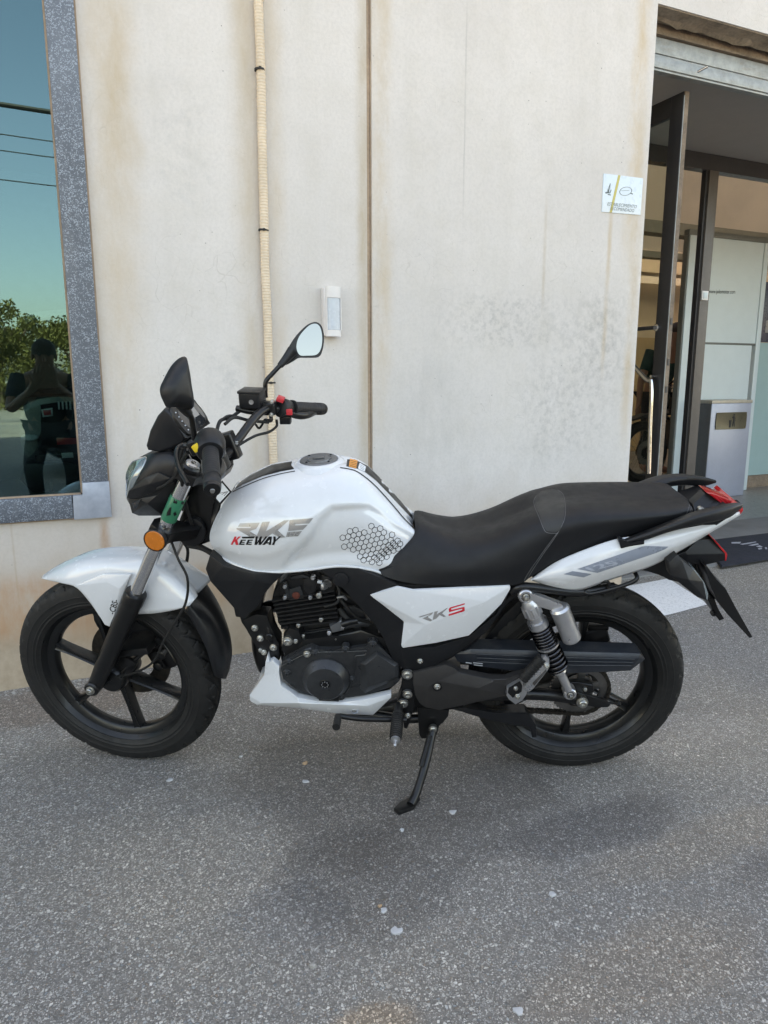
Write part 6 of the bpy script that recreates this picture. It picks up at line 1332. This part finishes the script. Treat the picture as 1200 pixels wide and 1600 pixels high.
tube('cover_rib', [un('W', q, .1185) for q in ((275, 372), (330, 345), (440, 290), (560, 272), (700, 270), (890, 262))], .0016, M['case'], cc, 6)
plate('drain_block', 'W', [(540, 585), (690, 590), (690, 632), (545, 634)], .122, .03, 'black_metal', .003, cc)
for k in range(2): plate('block_rib', 'W', [(578, 600+14*k), (655, 603+14*k), (655, 608+14*k), (578, 606+14*k)], .1235, .003, 'case', .0005, cc)
bolt(un('W', (460, 287), .118), .0075, BYv, bike); bolt(un('W', (320, 195), .105), .010, BYv, bike, name='engine_mount_bolt', h=.008); bolt(un('W', (378, 193), .098), .005, BYv, bike)
plate('engine_mount', 'W', [(290, 150), (330, 100), (400, 120), (430, 200), (380, 250), (300, 290), (275, 260)], .098, .05, 'black_metal', .005)
# front down tube bracket with bolts, oil pipes
plate('frame_bracket', 'W', [(0, 40), (90, 0), (180, 10), (200, 120), (260, 200), (262, 330), (230, 345), (170, 290), (110, 275), (75, 200), (30, 130)], .085, .05, 'black_metal', .004)
for q, r in (((83, 100), .0068), ((122, 174), .0068), ((218, 240), .0075), ((123, 258), .004), ((148, 274), .006)): ubolt('W', q, .088, r)
plate('down_tube', 'E', [(0, 150), (120, 90), (200, 130), (150, 300), (120, 420), (60, 330)], .06, .12, 'black_metal', .006)
tube('exhaust_header', [un('E', (260, 230), -.03), un('E', (190, 260), -.05), un('E', (150, 400), -.07), un('E', (200, 600), -.09), un('E', (400, 760), -.11), un('E', (800, 800), -.12)], .019, M['black_metal'], bike, 14)
tube('silencer', [un('E', (800, 800), -.13), un('E', (1000, 760), -.16), un('0', (840, 1060), -.19), un('0', (960, 1020), -.20)], lambda t: .022+.026*min(1, t*1.8), M['black_metal'], bike, 20)
hose('oil_pipe', [('W', (130, 30), .07, 'B'), ('W', (175, 90), .08, 'B'), ('W', (190, 170), .085, 'B'), ('W', (215, 210), .08, 'B')], .006, 'black_metal')
hose('breather_pipe', [('W', (150, 20), .06, 'B'), ('W', (200, 130), .07, 'B'), ('W', (270, 250), .06, 'B'), ('W', (290, 330), .06, 'B')], .005)
lathe('oil_filter_cap', [(-.02, .010), (.005, .010), (.007, .008)], un('W', (190, 158), .085), BYv, M['black_metal'], bike, 20)
# belly pan
facet('belly_pan', 'W', [(160, 345, .105), (178, 282, .100), (190, 345, .104), (215, 335, .110), (262, 375, .116), (258, 420, .118), (272, 512, .124), (395, 600, .126), (530, 628, .126), (700, 636, .125), (860, 618, .124), (1068, 572, .120), (1068, 600, .118), (935, 728, .110), (700, 718, .112), (420, 680, .112), (100, 655, .098), (48, 625, .088), (45, 585, .088), (150, 440, .100), (130, 640, .112), (400, 640, .134), (900, 660, .128)],
      [(0, 1, 2), (0, 2, 3, 5, 19), (3, 4, 5), (19, 5, 6), (18, 19, 6, 20), (17, 18, 20, 16), (6, 7, 21, 20), (20, 21, 15, 16), (7, 8, 9, 22, 21), (9, 10, 11, 12, 22), (12, 13, 22), (13, 14, 22), (14, 15, 21, 22)], .02, M['white'], bike, bev=.002, sharp=26)
lathe('pan_grommet', [(-.008, .0100), (.002, .0100), (.002, .007), (-.003, .006)], un('W', (806, 692), .120), BYv, M['lgrey_film'], bike, 24)
bolt(un('W', (800, 688), .117), .0055, BYv, bike)
plate('belly_pan_floor', 'W', [(60, 630), (100, 650), (420, 675), (700, 715), (930, 725), (1000, 640), (700, 640), (400, 610), (200, 560)], .095, .19, 'white', .004)
# ---- frame and heel plates
plate('pivot_plate', 'X', [(95, 505), (160, 500), (175, 560), (160, 620), (165, 700), (150, 740), (140, 780), (125, 820), (105, 815), (105, 760), (80, 720), (72, 690), (75, 660), (100, 620), (98, 560)], .118, .03, 'black_metal', .004)
for q, r in (((125, 530), .0105), ((127, 635), .0095), ((102, 685), .0095), ((127, 748), .0062)):
    p = un('X', q, .122); lathe('bolt_boss', [(-.02, r*1.75), (-.001, r*1.7), (.001, r*1.5)], p, BYv, M['black_metal'], bike, 24); bolt(p, r, BYv, bike)
facet('heel_cover', 'X', [(156, 520, .128), (330, 476, .126), (372, 492, .126), (400, 515, .126), (580, 552, .128), (655, 552, .130), (768, 508, .122), (770, 520, .122), (700, 590, .126), (655, 642, .130), (300, 720, .128), (220, 705, .128), (188, 680, .128), (166, 640, .128), (155, 575, .128), (285, 562, .138), (500, 602, .138), (580, 568, .136), (240, 600, .138)],
      [(0, 1, 2, 3, 15, 18, 14), (3, 4, 17, 16, 15), (4, 5, 8, 17), (5, 6, 7, 8), (17, 8, 9, 16), (14, 18, 13), (13, 18, 11, 12), (18, 15, 16, 9, 10, 11)], .022, M['brown_cover'], bike, bev=.0025)
hb = un('X', (285, 593), .138); lathe('bolt_cup', [(-.01, .0125), (.002, .0125), (.002, .010), (-.002, .0095)], hb, BYv, M['black_metal'], bike, 24); bolt(hb, .0068, BYv, bike)
plate('air_box', 'G', [(100, 640), (830, 710), (780, 850), (600, 1020), (300, 1120), (160, 900)], .07, .14, 'black_plastic', .005)
tube('subframe_rail', [un('G', (900, 730), .10), un('G', (820, 760), .09), un('G', (600, 1000), .09), un('X', (130, 530), .09)], .013, M['black_metal'], bike, 12)
tube('subframe_rail', [un('G', (840, 720), .115), un('H', (60, 590), .12), un('H', (300, 615), .11), un('H', (480, 590), .10)], .012, M['black_metal'], bike, 12)
tube('subframe_rail', [un('G', (840, 720), -.115), un('H', (60, 590), -.12), un('H', (300, 615), -.11), un('H', (480, 590), -.10)], .012, M['black_metal'], bike, 12)
# ---- swingarm, chain, guard
for sy in (.088, -.088):
    tube('swingarm', [un('X', (430, 640), sy), un('X', (780, 630), sy), un('X', (1000, 650), sy), un('X', (1075, 672), sy)] if sy > 0 else [Vector((un('X', (430, 640), .088).x, sy, un('X', (430, 640), .088).z)), Vector((un('X', (1075, 672), .088).x, sy, un('X', (1075, 672), .088).z))], .017, M['black_metal'], bike, 14)
cg = facet('chain_guard', '0', [(708, 1022, .100), (735, 1014, .106), (860, 1017, .112), (1000, 1021, .112), (1008, 1030, .110), (985, 1048, .110), (900, 1052, .110), (800, 1048, .106), (740, 1040, .102), (715, 1034, .100), (735, 1022, .112), (860, 1025, .118), (998, 1029, .118)],
      [(0, 1, 10), (1, 2, 11, 10), (2, 3, 12, 11), (3, 4, 12), (4, 5, 12), (12, 5, 6, 11), (11, 6, 7, 8, 10), (8, 9, 0, 10)], .05, M['guard'], bike, bev=.0015)
for k in range(3): tube('guard_rib', [un('0', (745, 1022+6*k), .114), un('0', (860, 1026.5+6*k), .1185), un('0', (992-3*k, 1030+5*k), .1185)], .0013, M['guard'], cg, 6)
for k in range(3):
    for a, b in (((385, 458), (402, 461)), ((412, 459), (430, 462)), ((438, 460), (470, 464)), ((478, 461), (528, 466))):
        decal('guard_print', 'X', [[(a[0]+3*k, a[1]+11*k), (b[0], b[1]+11*k), (b[0], b[1]+5+11*k), (a[0]+3*k, a[1]+5+11*k)]], cg, M['lgrey_film'], cg, .0008, 6)
# sprocket
spc = Vector((rc.x, .062, rc.z)); NS = 44; bm = bmesh.new()
def spr(r_in, r_out, holes):
    o1, o2, i1, i2 = [], [], [], []
    for i in range(NS*4):
        th = 2*math.pi*i/(NS*4); rr = r_out+(.0045 if i % 4 in (1, 2) else 0)
        for L, r, y in ((o1, rr, .003), (o2, rr, -.003), (i1, r_in, .003), (i2, r_in, -.003)): L.append(bm.verts.new(spc+Vector((r*math.cos(th), y, r*math.sin(th)))))
    n = len(o1)
    for i in range(n):
        j = (i+1) % n; bm.faces.new((o1[i], o1[j], i1[j], i1[i])); bm.faces.new((o2[j], o2[i], i2[i], i2[j])); bm.faces.new((o1[i], o2[i], o2[j], o1[j])); bm.faces.new((i1[j], i2[j], i2[i], i1[i]))
spr(.056, .077, 0)
for k in range(5):
    an = R(20+72*k); e = Vector((math.cos(an), 0, math.sin(an))); b_box(bm, spc+e*.048, (.030, .0058, .022), Matrix.Rotation(-an, 3, 'Y'), .001)
b_lathe(bm, [(-.03, .040), (.004, .040), (.004, .022)], spc, (0, 1, 0), 32)
fin('rear_sprocket', bm, M['sprocket'], rwheel, 35)
# chain: individual links
cs = unl('X', (215, 640), .062, 'B'); R1, R2 = .081, .032
dx = Vector((cs.x-spc.x, 0, cs.z-spc.z)); D = dx.length; ex = dx/D; ez = Vector((-ex.z, 0, ex.x)); al = math.asin((R1-R2)/D)
path = []
a0 = math.pi/2-al
for i in range(41): t = a0+(2*math.pi-2*a0)*i/40; path.append(spc+ex*math.cos(t)*R1+ez*math.sin(t)*R1)
for i in range(15): t = -a0+(2*a0)*i/14; path.append(spc+ex*D+ex*math.cos(t)*R2+ez*math.sin(t)*R2)
path.append(path[0]); L = [0]
for a, b in zip(path, path[1:]): L.append(L[-1]+(b-a).length)
def onp(s):
    s %= L[-1]
    for i in range(len(L)-1):
        if L[i+1] >= s: t = (s-L[i])/(L[i+1]-L[i]); return path[i].lerp(path[i+1], t), (path[i+1]-path[i]).normalized()
nl_ = int(L[-1]/.0127); proto = None
for k in range(nl_):
    p, d = onp(k*L[-1]/nl_); wide = k % 2
    key = 'w' if wide else 'n'
    if k < 2:
        bm = bmesh.new()
        for sy in (-1, 1):
            yy = sy*(.0072 if wide else .0052)
            pr_ = [Vector((math.cos(t)*.0058+(.00635 if math.cos(t) > 0 else -.00635), yy+.0008*sy, math.sin(t)*.0052)) for t in [2*math.pi*i/10+.3 for i in range(10)]]
            b_prism(bm, pr_, Vector((0, -.0016*sy, 0)))
        b_lathe(bm, [(-.009, .0025), (.009, .0025)], (.00635, 0, 0), (0, 1, 0), 8)
        if k == 0: ch = fin('chain_link', bm, M['chainm'], bike, 40); m0 = ch.data
        else: ch = fin('chain_link', bm, M['chainm'], bike, 40); m1 = ch.data
    else:
        ch = link(bpy.data.objects.new('chain_link', m1 if wide else m0)); ch.parent = bike
    z = d.cross(Vector((0, 1, 0)))
    ch.matrix_local = Matrix(((d.x, 0, z.x, p.x), (d.y, 1, z.y, p.y), (d.z, 0, z.z, p.z), (0, 0, 0, 1)))
# adjuster, axle, lower guard
ac = un('0', (910, 1098), .115)
bolt(ac, .0115, BYv, bike, name='axle_nut', h=.011)
lathe('axle_washer', [(-.05, .012), (-.004, .016), (.0, .016)], ac, BYv, M['bolt'], bike, 24)
plate('chain_adjuster', 'X', [(1035, 622), (1090, 640), (1190, 668), (1215, 690), (1200, 704), (1130, 705), (1090, 690), (1040, 690)], .098, .012, 'black_metal', .002)
tube('adjuster_screw', [un('H', (440, 1132), .095), un('H', (505, 1142), .095)], .0032, M['black_metal'], bike, 8); bolt(un('H', (500, 1141), .095), .005, BYv, bike, 'black_metal')
ubolt('H', (343, 1072), .10, .004)
plate('drop_link_plate', 'H', [(245, 1040), (310, 1040), (380, 1050), (385, 1085), (330, 1100), (250, 1105)], .095, .02, 'black_metal', .003)
plate('lower_chain_guard', 'X', [(350, 712), (450, 705), (600, 740), (760, 730), (790, 760), (815, 800), (820, 866), (795, 868), (785, 800), (700, 805), (560, 770), (440, 735)], .085, .04, 'black_plastic', .004)
plate('inner_mudguard', 'G', [(700, 980), (800, 850), (900, 760), (960, 760), (840, 900), (740, 1060), (640, 1070)], .045, .09, 'black_plastic', .004)
# rear brake caliper on the far side
bm = ring_mesh([(.110, -.064), (.110, -.068), (.065, -.068), (.065, -.064)], 56, rc); fin('brake_disc', bm, M['chainm'], rwheel, 30)
bm = bmesh.new(); b_box(bm, un('H', (385, 810), -.07), (.075, .05, .055), Matrix.Rotation(R(20), 3, 'Y'), .01, 3); b_box(bm, un('H', (400, 770), -.06), (.06, .03, .02), None, .005); fin('brake_caliper', bm, M['black_metal'], bike)
# ---- shock absorber
s0, s1 = un('X', (757, 104), .130), un('X', (995, 627), .128); sd = (s1-s0); SL = sd.length; sd.normalize()
sh_ = lathe('shock_absorber', [(.015, .0150), (.030, .0215), (.060, .0225), (.063, .0205), (.078, .0205), (.080, .026), (.098, .026), (.101, .020), (.11, .016), (SL-.085, .012), (SL-.08, .012)], s0, sd, M['alu'], bike, 32)
for k in range(10):
    an = 2*math.pi*k/10; u2, v2, _ = axis_frame(sd); e = u2*math.cos(an)+v2*math.sin(an); lathe('adjuster_notch', [(.032, .0034), (.058, .0034)], s0+e*.0215, sd, M['alu'], sh_, 8)
def eye(p, r, name):
    bm = bmesh.new(); b_lathe(bm, [(-.022, r), (.006, r), (.009, r*.85), (.009, r*.60)], p, BYv, 28); e = fin(name, bm, M['alu'], sh_)
    lathe('eye_bush', [(-.02, r*.6), (.0105, r*.58), (.0105, r*.3)], p, BYv, M['rubber'], sh_, 20); bolt(p+BYv*.009, r*.38, BYv, bike, h=.012, name='shock_bolt')
eye(s0, .0185, 'shock_eye'); eye(s1, .0170, 'shock_eye')
lathe('shock_fork_end', [(SL-.088, .017), (SL-.078, .019), (SL-.07, .012), (SL-.012, .0115)], s0, sd, M['alu'], sh_, 24)
u2, v2, _ = axis_frame(sd)
def coil(t0, t1, n, rad, wr):
    P = [s0+sd*(t0+(t1-t0)*i/(n*20))+(u2*math.cos(2*math.pi*i/20)+v2*math.sin(2*math.pi*i/20))*rad for i in range(int(n*20)+1)]
    bm = bmesh.new(); b_tube(bm, P, wr, 8, sm=False); return bm
fin('shock_spring', coil(.102, .158, 6, .0255, .0042), M['spring'], sh_, 60); fin('shock_spring', coil(.158, SL-.088, 6, .0255, .0046), M['spring'], sh_, 60)
lathe('spring_seat', [(.156, .020), (.157, .0305), (.161, .0305), (.162, .020)], s0, sd, M['alu'], sh_, 32)
lathe('shock_shaft', [(.10, .0165), (SL-.085, .0165)], s0, sd, M['black_metal'], sh_, 24)
r0, r1 = un('X', (942, 178), .140), un('X', (1008, 340), .138)
lathe('gas_reservoir', [(-.010, .012), (-.008, .021), (-.002, .0255), (.004, .0255), (.005, .0245), ((r1-r0).length-.004, .0245), ((r1-r0).length, .022)], r0, r1-r0, M['alu'], sh_, 36)
bm = bmesh.new(); a = s0+BYv*.0; b_ = r0+(r1-r0).normalized()*-.006
dd = (b_-a).normalized(); nn = dd.cross(BYv).normalized()
for off_, wd, th in ((0, .016, .010),):
    P = [a+nn*.017, a-nn*.015, b_-nn*.013-dd*.0, b_+dd*.018-nn*.002, b_+dd*.012+nn*.010]
    b_prism(bm, [p+BYv*.008 for p in P], BYv*-.02, .003)
fin('reservoir_bridge', bm, M['alu'], sh_)
# ---- passenger footpeg
plate('footpeg_bracket', 'X', [(655, 640), (660, 602), (735, 560), (762, 582), (772, 612), (762, 640), (742, 668), (705, 690), (668, 662)], .142, .016, 'alu', .003)
plate('bracket_pad', 'X', [(664, 628), (668, 606), (730, 570), (742, 590), (738, 620), (690, 655)], .147, .008, 'black_metal', .002)
ubolt('X', (716, 645), .146, .006); ubolt('X', (706, 602), .149, .0045)
pg = plate('passenger_footpeg', 'X', [(748, 590), (835, 470), (848, 440), (868, 432), (886, 445), (888, 480), (880, 505), (800, 608), (775, 625), (755, 618)], .165, .020, 'alu', .004)
tube('peg_rubber', [un('X', (742, 552), .160), un('X', (845, 438), .160)], .0135, M['rubber'], pg, 12)
for k in range(8):
    a = un('X', (748+12*k, 546-13*k), .160); lathe('rubber_ridge', [(-.0018, .0148), (.0018, .0148)], a, un('X', (845, 438), .16)-un('X', (742, 552), .16), M['rubber'], pg, 12)
bolt(un('X', (872, 482), .167), .0055, BYv, pg)
plate('peg_groove', 'X', [(795, 575), (868, 500), (872, 510), (805, 590)], .1662, .002, 'sprocket', .0004, pg)
# ---- rider footpeg, gear lever
p0, p1 = un('X', (75, 735), .150), un('X', (62, 872), .235)
rp_ = tube('rider_footpeg', [p0, p1], .0150, M['rubber'], bike, 16)
for k in range(11): lathe('rubber_ridge', [(-.0016, .0165), (.0016, .0165)], p0.lerp(p1, .12+.078*k), p1-p0, M['rubber'], rp_, 16)
lathe('peg_tip', [(0, .0125), (.006, .0125), (.008, .006), (.022, .0045), (.024, .003)], p1, p1-p0, M['alu'], rp_, 16)
lathe('peg_root', [(-.03, .012), (.004, .012), (.006, .009)], p0, p1-p0, M['black_metal'], rp_, 16)
gv = tube('gear_lever', [un('X', (120, 770), .135), un('E', (870, 862), .140), un('E', (720, 858), .145), un('E', (600, 842), .150)], .0075, M['black_metal'], bike, 12)
tube('lever_toe', [un('E', (595, 845), .150), un('E', (583, 905), .195)], .0105, M['rubber'], gv, 14)
# ---- side stand
def gl_(px_):
    d = raydir(px_); t = CAMH/-d.z; return MB_.inverted() @ (Vector((0, 0, CAMH))+d*t)
foot = gl_((642, 1262)); piv = un('X', (262, 822), .11)
plate('stand_bracket', 'X', [(178, 705), (350, 722), (345, 752), (315, 790), (290, 800), (285, 850), (255, 870), (200, 872), (188, 850)], .095, .04, 'black_metal', .003)
bolt(un('X', (262, 822), .118), .0085, BYv, bike)
m1_ = piv.lerp(foot, .40); m2_ = piv.lerp(foot, .78)
ss = tube('side_stand', [piv, m1_+Vector((-.006, 0, 0)), m2_+Vector((-.004, 0, 0)), foot+Vector((.0, 0, .012))], lambda t: .0115+.003*max(0, t-.6), M['black_metal'], bike, 12)
ft = foot; wp = MB_ @ ft
Wi = MB_.inverted()
def wfoot(dx_, dy_, z): return Wi @ Vector((wp.x+dx_, wp.y+dy_, z))
bm = bmesh.new(); b_prism(bm, [wfoot(-.045, -.018, .010), wfoot(-.048, .004, .010), wfoot(-.02, .022, .011), wfoot(.03, .032, .014), (wfoot(.034, .014, .014)), wfoot(.0, -.014, .011)], (Wi.to_3x3() @ Vector((0, 0, -.010))), .002); fin('stand_foot', bm, M['black_metal'], ss)
P = [piv.lerp(foot, t)+BYv*.018+Vector((.008, 0, 0)) for t in (.02, .42)]
n = 26; bm = bmesh.new(); uu, vv, _ = axis_frame(P[1]-P[0])
b_tube(bm, [P[0].lerp(P[1], i/(n*10))+(uu*math.cos(2*math.pi*i/10)+vv*math.sin(2*math.pi*i/10))*.0062 for i in range(n*10+1)], .0018, 6, sm=False); fin('stand_spring', bm, M['black_metal'], ss, 60)
# centre cross tube below the engine
tube('lower_frame_tube', [un('E', (560, 790), .05), un('X', (60, 760), .07), un('X', (250, 760), .07)], .013, M['black_metal'], bike, 12)
plate('rear_engine_mount', 'X', [(100, 480), (240, 500), (420, 560), (430, 700), (220, 730), (110, 700)], .09, .18, 'black_metal', .005)
